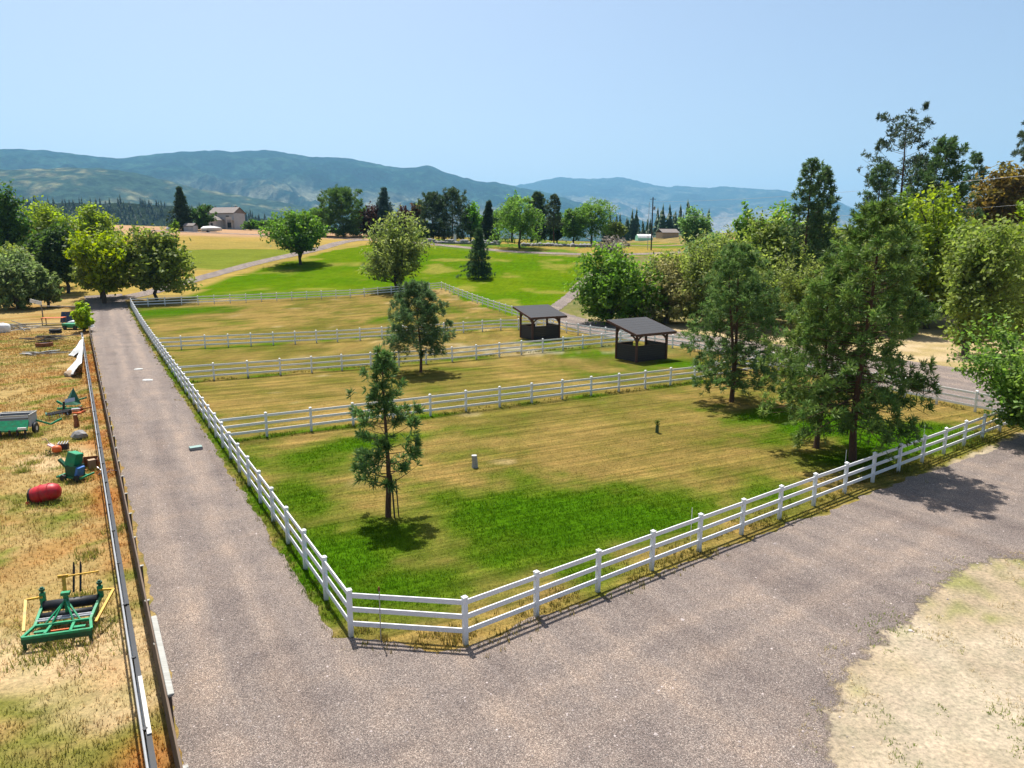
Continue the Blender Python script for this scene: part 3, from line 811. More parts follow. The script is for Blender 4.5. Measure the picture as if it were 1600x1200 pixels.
# ------------------------------------------------------------------ plank fence and pipe-topped wire fence along the driveway
plank = empty('plank_fence', (*ws(plank_s(0), 0), 0), 0, 'low brown plank fence edging the gravel driveway', 'fence')
g = np.random.default_rng(12)
po0 = Vector(plank.location)
PLK = shared(MB().box((.5, 0, 0), (1, .045, .205)), 'plank', M['old_wood'], .004)
PPO = shared(MB().box((0, .03, .46), (.09, .07, 1.14)), 'post', M['old_wood'], .01)
PTOP = shared(MB().box((0, .03, .012), (.09, .12, .022)), 'post_top', M['grey_wood'])
ts = np.arange(-9.5, 80, 2.45)
for i, t in enumerate(ts):
    x, y = ws(plank_s(t), t)
    p = bpy.data.objects.new('post', PPO); link(p, plank); p.location = Vector((x, y, Tz(x, y))) - po0; p.rotation_euler = (g.normal(0, .02), g.normal(0, .02), R(120.5))
    c = bpy.data.objects.new('post_top', PTOP); link(c, p); c.location = (0, 0, 1.04)
    if i + 1 < len(ts):
        x1, y1 = ws(plank_s(ts[i + 1]), ts[i + 1]); d = Vector((x1 - x, y1 - y, 0)); L = d.length
        for k in range(5):
            q = bpy.data.objects.new('plank', PLK); link(q, plank)
            nrm = Vector((-d.y, d.x, 0)).normalized() * .085
            q.location = Vector((x, y, Tz(x, y) + .11 + .215 * k + g.normal(0, .006))) - po0 + nrm
            q.rotation_euler = (g.normal(0, .015), g.normal(0, .004), math.atan2(d.y, d.x)); q.scale = (L * 1.0, 1, 1)
x0, y0 = ws(plank_s(-2.2), -2.2); x1, y1 = ws(plank_s(1.6), 1.6)
MB().bar(Vector((x0, y0, 1.10)) - po0, Vector((x1, y1, 1.10)) - po0, .13, .05).build('capping_board', M['grey_wood'], plank, False, .01)

def pipe_s(t):
    return -5.2 - .0395 * t
wire = empty('wire_fence', (*ws(pipe_s(0), 0), 0), 0, 'wire yard fence topped by grey pipe and black rail', 'fence')
w0 = Vector(wire.location)
WPO = shared(MB().tube([(0, 0, -.1), (0, 0, 1.16)], .05, 8), 'post', M['black'])
UPI = shared(MB().tube([(0, 0, 0), (1, 0, 0)], .026, 8), 'top_pipe', M['pipe'])
UBL = shared(MB().box((.5, 0, 0), (1, .10, .05)), 'black_rail', M['black'])
UWI = shared(MB().tube([(0, 0, 0), (1, 0, 0)], .004, 4), 'wire', M['steel'])
ts = np.arange(-9, 74, 2.9)
for i, t in enumerate(ts):
    x, y = ws(pipe_s(t), t); z = Tz(x, y)
    p = bpy.data.objects.new('post', WPO); link(p, wire); p.location = Vector((x, y, z)) - w0
    if i + 1 == len(ts): break
    x1, y1 = ws(pipe_s(ts[i + 1]), ts[i + 1]); d = Vector((x1 - x, y1 - y, 0)); L = d.length; a = math.atan2(d.y, d.x)
    left = Vector((-d.y, d.x, 0)).normalized()
    for me, off, h in ((UPI, .062, 1.12), (UBL, -.045, 1.10), (UWI, 0, .9), (UWI, 0, .68), (UWI, 0, .46), (UWI, 0, .24)):
        q = bpy.data.objects.new(me.name, me); link(q, wire)
        q.location = Vector((x, y, z + h + g.normal(0, .006))) - w0 + left * off; q.rotation_euler = (0, g.normal(0, .002), a); q.scale = (L, 1, 1)
x0, y0 = ws(pipe_s(-3.4) + .06, -3.4); x1, y1 = ws(pipe_s(-1.2) + .06, -1.2)
MB().bar(Vector((x0, y0, 1.14)) - w0, Vector((x1, y1, 1.14)) - w0, .08, .03).build('white_board', M['concrete'], wire)

# ------------------------------------------------------------------ machinery and scrap in the yard
def Z3(x, y, z=0.0):
    return (x, y, Tz(x, y) + z)

# towed green roller frame
r0 = empty('roller_frame', Z3(-12.15, 17.15), R(17), 'green frame implement with black rollers and yellow arms near the wire fence', 'implement')
mb = MB(); h = .42
for p, q in (((-.95, 0, h), (.95, 0, h)), ((-.78, .62, h + .03), (.78, .62, h + .03)), ((-.95, 0, h), (-.78, .62, h + .03)), ((.95, 0, h), (.78, .62, h + .03)), ((-.36, 0, h), (-.32, .62, h)), ((.36, 0, h), (.32, .62, h))):
    mb.bar(p, q, .085, .085)
mb.build('front_frame', M['green_paint'], r0, False, .006)
MB().box((0, -.02, h - .12), (1.94, .03, .16)).build('skirt_plate', M['dark_green'], r0)
for sx in (-1, 1):
    mb = MB(); mb.bar((sx * .78, .62, h), (sx * .84, 1.75, h + .25), .09, .13); mb.bar((sx * .84, 1.75, h + .2), (sx * .84, 1.75, h + .62), .13, .16)
    mb.build('side_arm', M['green_paint'], r0, False, .006)
    mb = MB(); mb.tube([(sx * .84, 1.75, h + .62), (sx * .84, 1.75, h + .82)], .05, 8); mb.lathe([(0, .0), (.09, .0), (.09, .07), (0, .07)], 8, 'Z', (sx * .84, 1.75, h + .7))
    mb.build('screw_jack', M['dark_green'], r0)
    mb = MB(); mb.bar((sx * .82, 1.7, h + .5), (sx * 1.28, 1.62, h + .5), .06); mb.bar((sx * 1.28, 1.62, h + .5), (sx * 1.0, .35, h + .05), .08, .06)
    mb.build('yellow_arm', M['yellow_paint'], r0)
    mb = MB(); mb.bar((sx * .3, .62, h + .04), (0, 1.1, h + .6), .05); mb.bar((sx * .5, .62, h + .04), (0, 1.18, h + .55), .045)
    mb.build('brace', M['green_paint'], r0)
    MB().box((sx * .52, .3, h - .02), (.38, .12, .05)).build('step_plate', M['green_paint'], r0)
    MB().lathe([(0, -.06), (.2, -.06), (.22, -.03), (.22, .03), (.2, .06), (0, .06)], 14, 'X', (sx * .6, 1.95, .22)).build('wheel', M['black'], r0)
    MB().box((sx * .9, .02, .19), (.09, .07, .4)).build('leg', M['dark_green'], r0)
for y, z, rr in ((1.62, .62, .17), (1.2, .46, .12)):
    MB().lathe([(0, -.8), (rr, -.8), (rr, .8), (0, .8)], 20, 'X', (0, y, z)).build('roller', M['black'], r0, True)
for y in (.82, .95):
    MB().tube([(-.8, y, .5), (.8, y, .5)], .035, 10).build('steel_rod', M['steel'], r0)
mb = MB(); mb.bar((0, 1.18, .4), (0, 1.18, h + .72), .12); mb.box((0, 1.18, h + .76), (.26, .16, .1)); mb.build('hitch_mast', M['green_paint'], r0, False, .006)
mb = MB(); mb.bar((-.12, 1.5, h + .3), (-.16, 1.72, h + 1.12), .1); mb.bar((-.3, 1.72, h + 1.1), (.85, 1.8, h + 1.12), .045); mb.box((-.18, 1.72, h + 1.12), (.3, .06, .1)); mb.build('yellow_mast', M['yellow_paint'], r0)
for x in (.06, .26):
    MB().tube([(x, 1.75, h + .5), (x + .01, 2.05, h + 1.25), (x, 2.1, h + 1.42)], [.035, .035, .02], 8).build('lever', M['black'], r0)
MB().box((0, .3, h - .05), (.5, .05, .05)).build('drawpin_bar', M['orange'], r0)

r0.scale = (.86,) * 3

# red mixer drum lying down
r0 = empty('mixer_drum', Z3(-19.5, 27.95), R(14), 'red drum with black open end lying in the dry grass', 'drum')
rot = Matrix.Rotation(R(-9), 3, 'Y')
MB().lathe([(0, .72), (.2, .71), (.33, .64), (.43, .42), (.45, .1), (.45, -.12), (.42, -.4), (.36, -.58)], 24, 'X', (0, 0, .46), rot).build('shell', M['red_plastic'], r0, True)
for x in (-.14, .26):
    MB().lathe([(.45, x - .025), (.475, x - .02), (.475, x + .02), (.45, x + .025)], 24, 'X', (0, 0, .46), rot).build('band', M['red_plastic'], r0)
MB().lathe([(.36, -.58), (.4, -.62), (.36, -.66), (.31, -.6), (.3, -.3), (0, -.3)], 24, 'X', (0, 0, .46), rot).build('mouth', M['black'], r0)
mb = MB(); mb.bar((-.7, -.32, .06), (-.66, -.3, .62), .06); mb.bar((-.7, .32, .06), (-.66, .3, .62), .06); mb.bar((-.72, -.38, .05), (-.72, .38, .05), .07); mb.build('stand', M['black'], r0)
MB().lathe([(0, -.03), (.09, -.03), (.1, 0), (.09, .03), (0, .03)], 12, 'Y', (-.66, -.42, .12)).build('wheel', M['red_plastic'], r0)

r0.scale = (.82,) * 3

# green hopper shredder
r0 = empty('hopper_shredder', Z3(-19.95, 30.75), R(-12), 'green hopper machine with blue panel beside a rusty box', 'shredder')
rot = Matrix.Rotation(R(14), 3, 'Y') @ Matrix.Rotation(R(-10), 3, 'X')
MB().box((.0, .05, .98), (.5, .5, .62), rot, .92).build('hopper', M['green_paint'], r0, False, .015)
MB().box((.02, .0, .48), (.62, .5, .5)).build('rotor_housing', M['dark_green'], r0, False, .02)
MB().box((.36, -.1, .46), (.14, .42, .46), Matrix.Rotation(R(18), 3, 'Y')).build('blue_panel', M['blue'], r0, False, .02)
mb = MB(); mb.bar((-.2, 0, .4), (-.72, -.05, .95), .16, .1); mb.build('chute', M['dark_green'], r0)
mb = MB(); mb.bar((-.75, -.22, .18), (.5, -.26, .18), .08); mb.bar((-.75, .2, .18), (.5, .24, .18), .08); mb.bar((-.7, -.3, .18), (-.7, .3, .18), .08); mb.bar((.55, -.35, .2), (.75, .3, .3), .07); mb.build('base_frame', M['green_paint'], r0)
for x in (-.35, .38):
    MB().lathe([(0, -.05), (.15, -.05), (.17, 0), (.15, .05), (0, .05)], 14, 'Y', (x, -.33, .17)).build('wheel', M['black'], r0)
r0 = empty('rusty_box', Z3(-20.15, 32.3), R(25), 'open rusty brown box behind the green hopper machine', 'box')
mb = MB(); mb.box((0, 0, .03), (.62, .5, .04)); mb.box((-.3, 0, .3), (.03, .5, .58)); mb.box((.3, 0, .26), (.03, .5, .5)); mb.box((0, .24, .3), (.6, .03, .56)); mb.build('shell', M['rust'], r0)
MB().box((.05, -.05, .28), (.3, .28, .42), Matrix.Rotation(R(20), 3, 'Z')).build('pale_board', M['tan_wall'], r0)
r0 = empty('wire_scrap', Z3(-19.05, 31.6), 0, 'tangle of thin metal scrap next to the green hopper machine', 'scrap')
g = np.random.default_rng(3)
for k in range(7):
    a = g.uniform(0, 6.28); p = Vector((g.normal(0, .12), g.normal(0, .12), .05)); d = Vector((math.cos(a) * .35, math.sin(a) * .35, g.uniform(.0, .3)))
    MB().tube([p - d * .5 + Vector((0, 0, .05)), p + Vector((0, 0, .12)), p + d], .018, 5).build('rod', M['steel'] if k % 2 else M['rust'], r0)

# red and black engine unit
r0 = empty('tiller', Z3(-23.5, 34.9), R(20), 'small broken tiller with orange engine and pink cover', 'tiller')
MB().lathe([(0, 0), (.2, .0), (.23, .1), (.2, .26), (.1, .32), (0, .33)], 14, 'Z', (.1, -.18, .14)).build('engine', M['orange'], r0, True)
MB().box((.28, .25, .26), (.5, .42, .34), Matrix.Rotation(R(-12), 3, 'X')).build('body', M['black'], r0, False, .03)
for k in range(4):
    MB().tube([(.1 + k * .13, .06, .45), (.12 + k * .13, .42, .5)], .022, 6).build('chrome_rod', M['steel'], r0)
MB().box((-.2, .1, .42), (.3, .4, .05), Matrix.Rotation(R(35), 3, 'Y')).build('cover', M['pink'], r0)
mb = MB(); mb.tube([(-.2, .1, .4), (-.45, .3, .75), (-.62, .36, .72)], .028, 6); mb.build('handle', M['tan_wall'], r0)
for k in range(5):
    a = k * 1.256
    MB().bar((-.2, -.25, .2), (-.2 + .26 * math.cos(a), -.28, .2 + .2 * math.sin(a)), .05, .02).build('tine', M['black'], r0)

rk = MB(); ico = bmesh.new(); bmesh.ops.create_icosphere(ico, subdivisions=2, radius=1)
def rock_mesh(name, sx, sy, sz, seed, mat, sub=2, flat=.3):
    b_ = bmesh.new(); bmesh.ops.create_icosphere(b_, subdivisions=sub, radius=1)
    g_ = np.random.default_rng(seed); off = g_.uniform(0, 50, 2)
    for v_ in b_.verts:
        k = .72 + .55 * float(fbm(np.array(v_.co.x * 1.6 + off[0]), np.array(v_.co.y * 1.6 + v_.co.z * 2.1 + off[1]), 3, seed))
        v_.co = Vector((v_.co.x * sx * k, v_.co.y * sy * k, max(v_.co.z, -flat) * sz * k))
    me = bpy.data.meshes.new(name); b_.to_mesh(me); b_.free(); me.materials.append(mat)
    return me
ico.free()
o = link(bpy.data.objects.new('rock', rock_mesh('rock', .42, .34, .34, 4, M['stone']))); o.location = Z3(-24.0, 37.8, .12); tag(o, 'lone grey boulder in the yard behind the orange tiller', 'rock')
r0 = empty('tree_stump', Z3(-25.7, 40.3), 0, 'short reddish stump standing alone in the yard', 'stump')
MB().tube([(0, 0, -.05), (.02, 0, .3), (-.03, .02, .72)], [.17, .13, .11], 9).build('trunk', M['rust'], r0)
MB().lathe([(0, .725), (.1, .725), (.1, .735), (0, .735)], 9, 'Z', (-.03, .02, 0)).build('cut_top', M['tan_wall'], r0)

# green box spreader with drawbar
r0 = empty('box_spreader', Z3(-28.0, 38.6), R(14), 'green box spreader with grey tub at the edge of the yard', 'spreader')
mb = MB()
for c, d, ro in (((0, -.55, .95), (2.0, .06, .62), Matrix.Rotation(R(-24), 3, 'X')), ((0, .5, 1.05), (2.0, .06, .8), Matrix.Rotation(R(20), 3, 'X')), ((-1.0, 0, 1.0), (.05, 1.25, .8), None), ((1.0, 0, 1.0), (.05, 1.25, .8), None), ((0, 0, .68), (1.96, .6, .05), None)):
    mb.box(c, d, ro)
mb.build('tub', M['house_wall'], r0)
MB().box((0, -.02, 1.2), (1.9, 1.0, .03)).build('dark_inside', M['black'], r0)  # flat black sheet across the open tub for its dark inside
mb = MB()
for p, q in (((-1.03, -.68, 1.42), (1.03, -.68, 1.42)), ((-1.03, .66, 1.42), (1.03, .66, 1.42)), ((-1.03, -.68, 1.42), (-1.03, .66, 1.42)), ((1.03, -.68, 1.42), (1.03, .66, 1.42))): mb.bar(p, q, .07)
mb.build('rim', M['grey_wood'], r0)
MB().box((0, -.78, .8), (1.95, .05, .72), Matrix.Rotation(R(-38), 3, 'X')).build('green_front', M['green_paint'], r0)
MB().box((0, -1.1, .52), (2.05, .12, .12)).build('bumper', M['green_paint'], r0, False, .01)
for x in (-.9, -.55, 0, .45, .9):
    MB().box((x, -1.15, .4), (.1, .16, .38)).build('spout', M['black'], r0)
for x in (-1.12, 1.12):
    w_ = MB().lathe([(.16, -.09), (.36, -.1), (.4, -.06), (.4, .06), (.36, .1), (.16, .09)], 18, 'X', (x, -.1, .4)).build('wheel', M['black'], r0)
    MB().lathe([(0, -.06), (.16, -.09), (.17, .09), (0, .06)], 14, 'X', (x, -.1, .4)).build('hub', M['white'], w_)
MB().box((.75, -1.2, .66), (.5, .1, .14)).build('white_panel', M['white'], r0)
mb = MB(); mb.bar((1.05, .35, .85), (1.75, .75, .42), .12); mb.bar((1.75, .75, .42), (2.35, 1.15, .7), .12); mb.build('drawbar', M['green_paint'], r0, False, .01)
r0.scale = (.84,) * 3
r0 = empty('harrow_section', Z3(-28.05, 42.3), R(35), 'dark tined harrow at the end of the green drawbar', 'harrow')
for k in range(3):
    MB().bar((-.55, -.28 + .28 * k, .34), (.6, -.28 + .28 * k, .44), .07).build('bar', M['black'], r0)
for k in range(8):
    MB().tube([(-.5 + .14 * k, -.3 + .28 * (k % 3), .38), (-.46 + .14 * k, -.42 + .28 * (k % 3), .2), (-.5 + .14 * k, -.36 + .28 * (k % 3), .0)], .022, 5).build('tine', M['steel'] if k % 3 else M['rust'], r0)
MB().bar((-.6, -.35, .38), (-.6, .35, .38), .09).build('end_bar', M['dark_green'], r0)
MB().lathe([(0, -.05), (.2, -.05), (.22, 0), (.2, .05), (0, .05)], 12, 'Y', (.55, .35, .26)).build('wheel', M['black'], r0)

# dark green folded implement and rust heap
r0 = empty('seed_hopper', Z3(-28.85, 44.9), R(5), 'dark green tipped hopper with pale plate and rusty scrap in front', 'hopper')
mb = MB(); mb.add([(-.5, .2, .3), (.55, .2, .3), (.05, .45, 1.35), (-.5, -.4, .35), (.55, -.4, .35), (.02, -.1, .62)], [(0, 1, 2), (3, 5, 4), (0, 3, 4, 1), (0, 2, 5, 3), (1, 4, 5, 2)]); mb.build('bin', M['dark_green'], r0)
mb = MB(); mb.bar((-.6, -.5, .16), (.7, -.5, .16), .1); mb.bar((-.75, -.2, .6), (-.4, -.1, .3), .12); mb.bar((.5, 0, .6), (.95, .2, .72), .09); mb.bar((.5, -.5, .12), (.5, .3, .12), .1); mb.bar((-.5, -.5, .12), (-.5, .3, .12), .1); mb.build('frame', M['green_paint'], r0)
MB().box((.2, -.42, .68), (.6, .04, .26), Matrix.Rotation(R(-30), 3, 'X') @ Matrix.Rotation(R(-12), 3, 'Y')).build('pale_plate', M['steel'], r0)
MB().bar((-.2, -.52, .0), (-.15, -.5, .62), .12).build('leg', M['black'], r0)
r0 = empty('scrap_iron', Z3(-27.95, 43.6), R(8), 'orange rusty frame lying under the dark green hopper', 'scrap frame')
for p, q in (((-.8, -.1, .07), (.6, -.2, .07)), ((-.7, .2, .07), (.5, .1, .07)), ((-.8, -.1, .07), (-.7, .2, .07)), ((.3, -.25, .05), (.6, .4, .1))):
    MB().bar(p, q, .09).build('bar', M['orange'], r0)
MB().bar((-.1, .25, .2), (1.1, .45, .3), .06).build('rod', M['rust'], r0)
MB().box((.1, .25, .22), (.5, .3, .12), Matrix.Rotation(R(15), 3, 'Z')).build('plate', M['steel'], r0)
MB().lathe([(0, -.05), (.14, -.05), (.16, 0), (.14, .05), (0, .05)], 12, 'Y', (.3, .45, .2)).build('wheel', M['rust'], r0)

# torn white sheet on the wire fence
tx = empty('white_netting', (*ws(pipe_s(58) - .05, 58), 0), R(120.5), 'torn white netting hanging off the wire fence', 'netting')
nu, nv = 40, 14
UU, VV = np.meshgrid(np.linspace(-9.5, 10, nu), np.linspace(0, 1, nv))
drop = np.interp(UU, [-9.5, -7, -4.5, -3, 0, 2, 4, 7, 10], [.9, 1.6, 1.3, .55, .45, .6, 1.7, 1.2, .2])
Yv = .08 + VV * drop * .8 + (fbm(UU * .6, VV * 2, 3, 8) - .5) * .25 * VV
Zv = 1.17 - VV ** 1.3 * np.minimum(1.1, drop * .95) + np.abs(fbm(UU * .9, VV * 3, 3, 9) - .5) * .3 * VV
i = (np.arange(nv - 1)[:, None] * nu + np.arange(nu - 1)[None]).ravel()
np_obj('sheet', np.stack([UU.ravel(), Yv.ravel(), np.maximum(Zv, .03).ravel()], 1), np.stack([i, i + 1, i + nu + 1, i + nu], 1), M['white'], tx, None, True)
o = rock_mesh('bundle', .7, .45, .35, 14, M['tan_wall']); bo = link(bpy.data.objects.new('bundle', o), tx); bo.location = (-8.2, 1.0, .14)

# fire pit, woodpiles, pipes and oddments at the far end of the yard
r0 = empty('fire_pit', Z3(-49.5, 73.9), 0, 'round fire pit ring with black ashes in the yard', 'fire pit')
MB().lathe([(.72, 0), (.8, .0), (.82, .4), (.74, .42), (.7, .1), (0, .1)], 20).build('ring', M['rust'], r0)
MB().lathe([(.71, .30), (.4, .33), (0, .34)], 16).build('ashes', M['black'], r0)
def pile(name, label, cat, x, y, n, L, spread, mats, seed, h=.25, rr=.06, part='branch'):
    r_ = empty(name, Z3(x, y), 0, label, cat); g_ = np.random.default_rng(seed)
    for k in range(n):
        c = Vector((g_.normal(0, spread), g_.normal(0, spread * .45), g_.uniform(.05, h))); a = g_.normal(0, .5) + (.3 if seed % 2 else -.1); l_ = L * g_.uniform(.5, 1.1)
        d = Vector((math.cos(a), math.sin(a), g_.normal(0, .06))) * l_ / 2
        d.z = max(d.z, -c.z + .03)
        MB().tube([c - d, c + Vector((0, 0, g_.normal(.03, .03))), c + d], [rr * g_.uniform(.7, 1.2), rr, rr * .6], 6).build(part, mats[k % len(mats)], r_)
    return r_
pile('brush_pile', 'grey heap of branches behind the fire pit', 'brush pile', -51.5, 78.0, 26, 2.2, 1.0, [M['grey_bark'], M['bark'], M['grey_bark']], 21, .6, .05)
pile('lumber_pile', 'scattered pale boards in front of the fire pit', 'boards', -46.0, 68.2, 14, 2.4, .9, [M['grey_wood'], M['old_wood'], M['white']], 22, .25, .05, 'board')
pile('pipe_pile', 'long pale pipes heaped across the far yard', 'pipes', -62.5, 88.0, 22, 6.5, 1.6, [M['grey_wood'], M['white'], M['grey_bark']], 23, .7, .055, 'pipe')
r0 = empty('water_tank', Z3(-61.8, 85.2), 0, 'white rounded tank cut by the photo edge beside pale pipes', 'tank')
MB().lathe([(0, 0), (.7, .0), (.74, .1), (.74, .8), (.6, 1.0), (.25, 1.1), (0, 1.12)], 18).build('shell', M['white'], r0, True)
MB().lathe([(0, 1.11), (.2, 1.11), (.2, 1.19), (0, 1.2)], 12).build('lid', M['concrete'], r0)
r0 = empty('tyre', Z3(-55.1, 84.6), 0, 'black tyre lying flat by the green cart', 'tyre')
for z in (0, .26):
    MB().lathe([(.38, z), (.62, z), (.68, z + .07), (.68, z + .19), (.62, z + .25), (.38, z + .25), (.38, z)], 20).build('ring', M['black'], r0)
r0 = empty('green_cart', Z3(-55.0, 88.0), R(-8), 'low green cart in front of the white tarpaulin', 'cart')
MB().box((0, 0, .5), (2.2, 1.1, .5), None, 1.06).build('bed', M['green_paint'], r0, False, .03)
for x in (-.7, .7): MB().lathe([(0, -.06), (.26, -.06), (.28, 0), (.26, .06), (0, .06)], 14, 'Y', (x, -.6, .27)).build('wheel', M['black'], r0)
r0 = empty('work_table', Z3(-60.2, 92.4), R(10), 'orange topped bench in the far yard', 'bench')
MB().box((0, 0, .95), (2.6, 1.3, .07)).build('top', M['orange'], r0)
for x in (-1.2, 1.2):
    for y in (-.55, .55): MB().box((x, y, .45), (.09, .09, .94)).build('leg', M['old_wood'], r0)
r0 = empty('blue_panel_stack', Z3(-59.0, 95.0), R(6), 'dark blue panel leaning behind the white tarpaulin', 'panel')
MB().box((0, 0, .7), (3.6, .08, 1.5), Matrix.Rotation(R(-25), 3, 'X')).build('panel', M['navy'], r0)
MB().bar((-1.2, .4, .0), (-1.2, .1, 1.2), .07).build('prop', M['old_wood'], r0); MB().bar((1.2, .4, .0), (1.2, .1, 1.2), .07).build('prop', M['old_wood'], r0)
o = link(bpy.data.objects.new('tarpaulin', rock_mesh('tarpaulin', 1.7, 1.1, .95, 31, M['white'], 3, .05))); o.location = Z3(-55.4, 90.2, .03); tag(o, 'white tarpaulin heaped over something by the wire fence', 'tarpaulin')
r0 = empty('pole_rail', Z3(-66.0, 99.0), R(3), 'grey rail on posts with a white board behind the bench', 'rail')
for x in (0, 5.2): MB().tube([(x, 0, -.1), (x, 0, 1.9)], .08, 7).build('post', M['grey_bark'], r0)
MB().bar((-.2, 0, 1.75), (5.6, 0, 1.6), .12).build('crossbar', M['grey_wood'], r0)
MB().box((-.7, 0, 2.3), (1.6, .06, .5), Matrix.Rotation(R(14), 3, 'Y')).build('white_board', M['white'], r0)

# ------------------------------------------------------------------ small things in the paddock and on the driveway
r0 = empty('cut_stump', Z3(-1.8, 32.6), 0, 'pale cut stump alone in the nearest paddock', 'stump')
MB().tube([(0, 0, -.05), (.01, 0, .25), (-.02, .01, .58)], [.17, .14, .13], 10).build('trunk', M['grey_wood'], r0)
MB().lathe([(0, .585), (.135, .585), (.13, .6), (0, .605)], 10, 'Z', (-.02, .01, 0)).build('cut_top', M['concrete'], r0)
r0 = empty('utility_box', Z3(-16.6, 35.6), R(35), 'small green utility lid set in the driveway edge', 'utility box')
MB().box((0, 0, .05), (.62, .42, .18)).build('body', M['stone'], r0, False, .02)
MB().box((0, 0, .155), (.6, .4, .03)).build('lid', plain('lid_green', (.2, .3, .27), .6), r0)
for k, (x, y, lab) in enumerate(((-31.2, 61.2, 'white lid in the gravel beside the long side fence'), (-27.9, 56.2, 'pale flat stone in the gravel nearer along the side fence'))):
    o = link(bpy.data.objects.new('flat_stone', rock_mesh('flat_stone', .42, .3, .1, 40 + k, M['concrete']))); o.location = Z3(x - 1.0, y - 1.4, .02); tag(o, lab, 'stone')

# ------------------------------------------------------------------ hilltop: house, shed, boat, pillars, wall stones, tent, poles
def gable(mb, x0, x1, y0, y1, z, rise, over=.4):
    """roof slabs with ridge along x"""
    ym = (y0 + y1) / 2
    a, b_ = x0 - over, x1 + over
    mb.add([(a, y0 - over, z - .1), (b_, y0 - over, z - .1), (b_, ym, z + rise), (a, ym, z + rise), (a, y1 + over, z - .1), (b_, y1 + over, z - .1)], [(0, 1, 2, 3), (3, 2, 5, 4)])
    mb.add([(a, y0 - over, z - .3), (b_, y0 - over, z - .3), (b_, ym, z + rise - .2), (a, ym, z + rise - .2), (a, y1 + over, z - .3), (b_, y1 + over, z - .3)], [(3, 2, 1, 0), (4, 5, 2, 3)])
def hip(mb, x0, x1, y0, y1, z, rise, over=.5):
    ym = (y0 + y1) / 2; k = (y1 - y0) / 2
    x0 -= over; x1 += over; y0 -= over; y1 += over
    mb.add([(x0, y0, z), (x1, y0, z), (x1, y1, z), (x0, y1, z), (x0 + k, ym, z + rise), (x1 - k, ym, z + rise)], [(0, 1, 5, 4), (1, 2, 5), (2, 3, 4, 5), (3, 0, 4), (3, 2, 1, 0)])
r0 = empty('house', Z3(-109.0, 272), R(-14), 'grey two-storey house with brown roofs on the hilltop', 'house')
MB().box((0, 3, 2.9), (10.5, 7, 6.2)).build('wall', M['house_wall'], r0)
MB().box((-2.4, -2.6, 1.5), (6.4, 5, 3.4)).build('wing_wall', M['house_wall'], r0)
mb = MB(); gable(mb, -5.25, 5.25, -.5, 6.5, 6.0, 2.2); mb.add([(-5.26, -.5, 5.9), (-5.26, 6.5, 5.9), (-5.26, 3, 8.0)], [(0, 1, 2)]); mb.add([(5.26, -.5, 5.9), (5.26, 6.5, 5.9), (5.26, 3, 8.0)], [(0, 2, 1)])
rf = mb.build('roof', M['house_roof'], r0); MB().box((3, 4.5, 7.9), (.8, .8, 1.6)).build('chimney', M['stone'], rf)
mb = MB(); hip(mb, -5.6, .8, -5.1, -.1, 3.2, 1.7); mb.build('wing_roof', M['house_roof'], r0)
for (x, y, z, w_, h_) in ((2.6, -.53, 4.4, 1.6, 1.3), (-2.5, -.53, 5.0, 1.3, .9), (3.4, -.53, 1.5, 2.2, 2.1), (-3.6, -5.13, 1.6, 1.2, 1.3), (-1.0, -5.13, 1.6, 1.2, 1.3)):
    w1 = MB().box((x, y, z), (w_, .08, h_)).build('window', M['house_trim'], r0); MB().box((x, y - .05, z), (w_ - .2, .03, h_ - .2)).build('pane', M['glass'], w1)
mb = MB(); mb.box((4.6, -1.6, 3.3), (2.4, 2.2, .15)); mb.build('balcony', M['house_trim'], r0)
for x in (3.5, 5.7): MB().box((x, -2.6, 2.0), (.18, .18, 4.2)).build('post', M['house_trim'], r0)
MB().box((4.6, -2.62, 4.0), (2.4, .06, .9)).build('railing', M['house_trim'], r0)

r0 = empty('garden_shed', Z3(-106.3, 237.0), R(-8), 'small grey shed with low gable below the dark spruce', 'shed')
MB().box((0, 1.2, .95), (3.4, 2.6, 2.0)).build('wall', M['house_wall'], r0)
mb = MB(); gable(mb, -1.7, 1.7, -.1, 2.5, 1.95, .75, .2); mb.build('roof', M['house_roof'], r0)
MB().box((.3, -.12, .85), (.9, .05, 1.6)).build('door', M['house_trim'], r0)
r0 = empty('boat', Z3(-98.6, 236.6), R(6), 'white covered boat parked on the hilltop dirt', 'boat')
sec = []
for u in np.linspace(0, 1, 9):
    w_ = 1.05 * (1 - max(0, u - .45) ** 2 * 3.0) ; sec.append((u * 6.4 - 3.2, max(w_, .06), .45 + .3 * max(0, u - .5), 1.25 + .25 * u))
V = []; F = []
for x, w_, zb, zt in sec: V += [(x, -w_, zt), (x, -w_ * .75, zb + .1), (x, 0, zb - .1), (x, w_ * .75, zb + .1), (x, w_, zt)]
for k in range(8):
    for j in range(4): F.append((k * 5 + j, k * 5 + j + 1, k * 5 + 6 + j, k * 5 + 5 + j))
F.append((0, 4, 3, 2, 1)) ; mb = MB().add(V, F); mb.build('hull', M['white'], r0, True)
mb = MB(); mb.add([(-3.2, -1.0, 1.26), (-3.2, 1.0, 1.26), (-.5, 1.0, 1.4), (-.5, -1.0, 1.4), (-2.6, 0, 1.9), (-.2, 0, 2.1), (3.1, 0, 1.55)], [(0, 4, 1), (0, 3, 5, 4), (1, 4, 5, 2), (3, 6, 5), (2, 5, 6)]); mb.build('cover', M['white'], r0)
MB().box((-.9, 0, .3), (4.6, 1.3, .16)).build('trailer', M['steel'], r0)
for y in (-.75, .75): MB().lathe([(0, -.09), (.3, -.09), (.33, 0), (.3, .09), (0, .09)], 12, 'Y', (-1.2, y, .32)).build('wheel', M['black'], r0)
r0 = empty('covered_trailer', Z3(-112.0, 238.0), R(10), 'low white covered trailer beside the small grey shed', 'trailer')
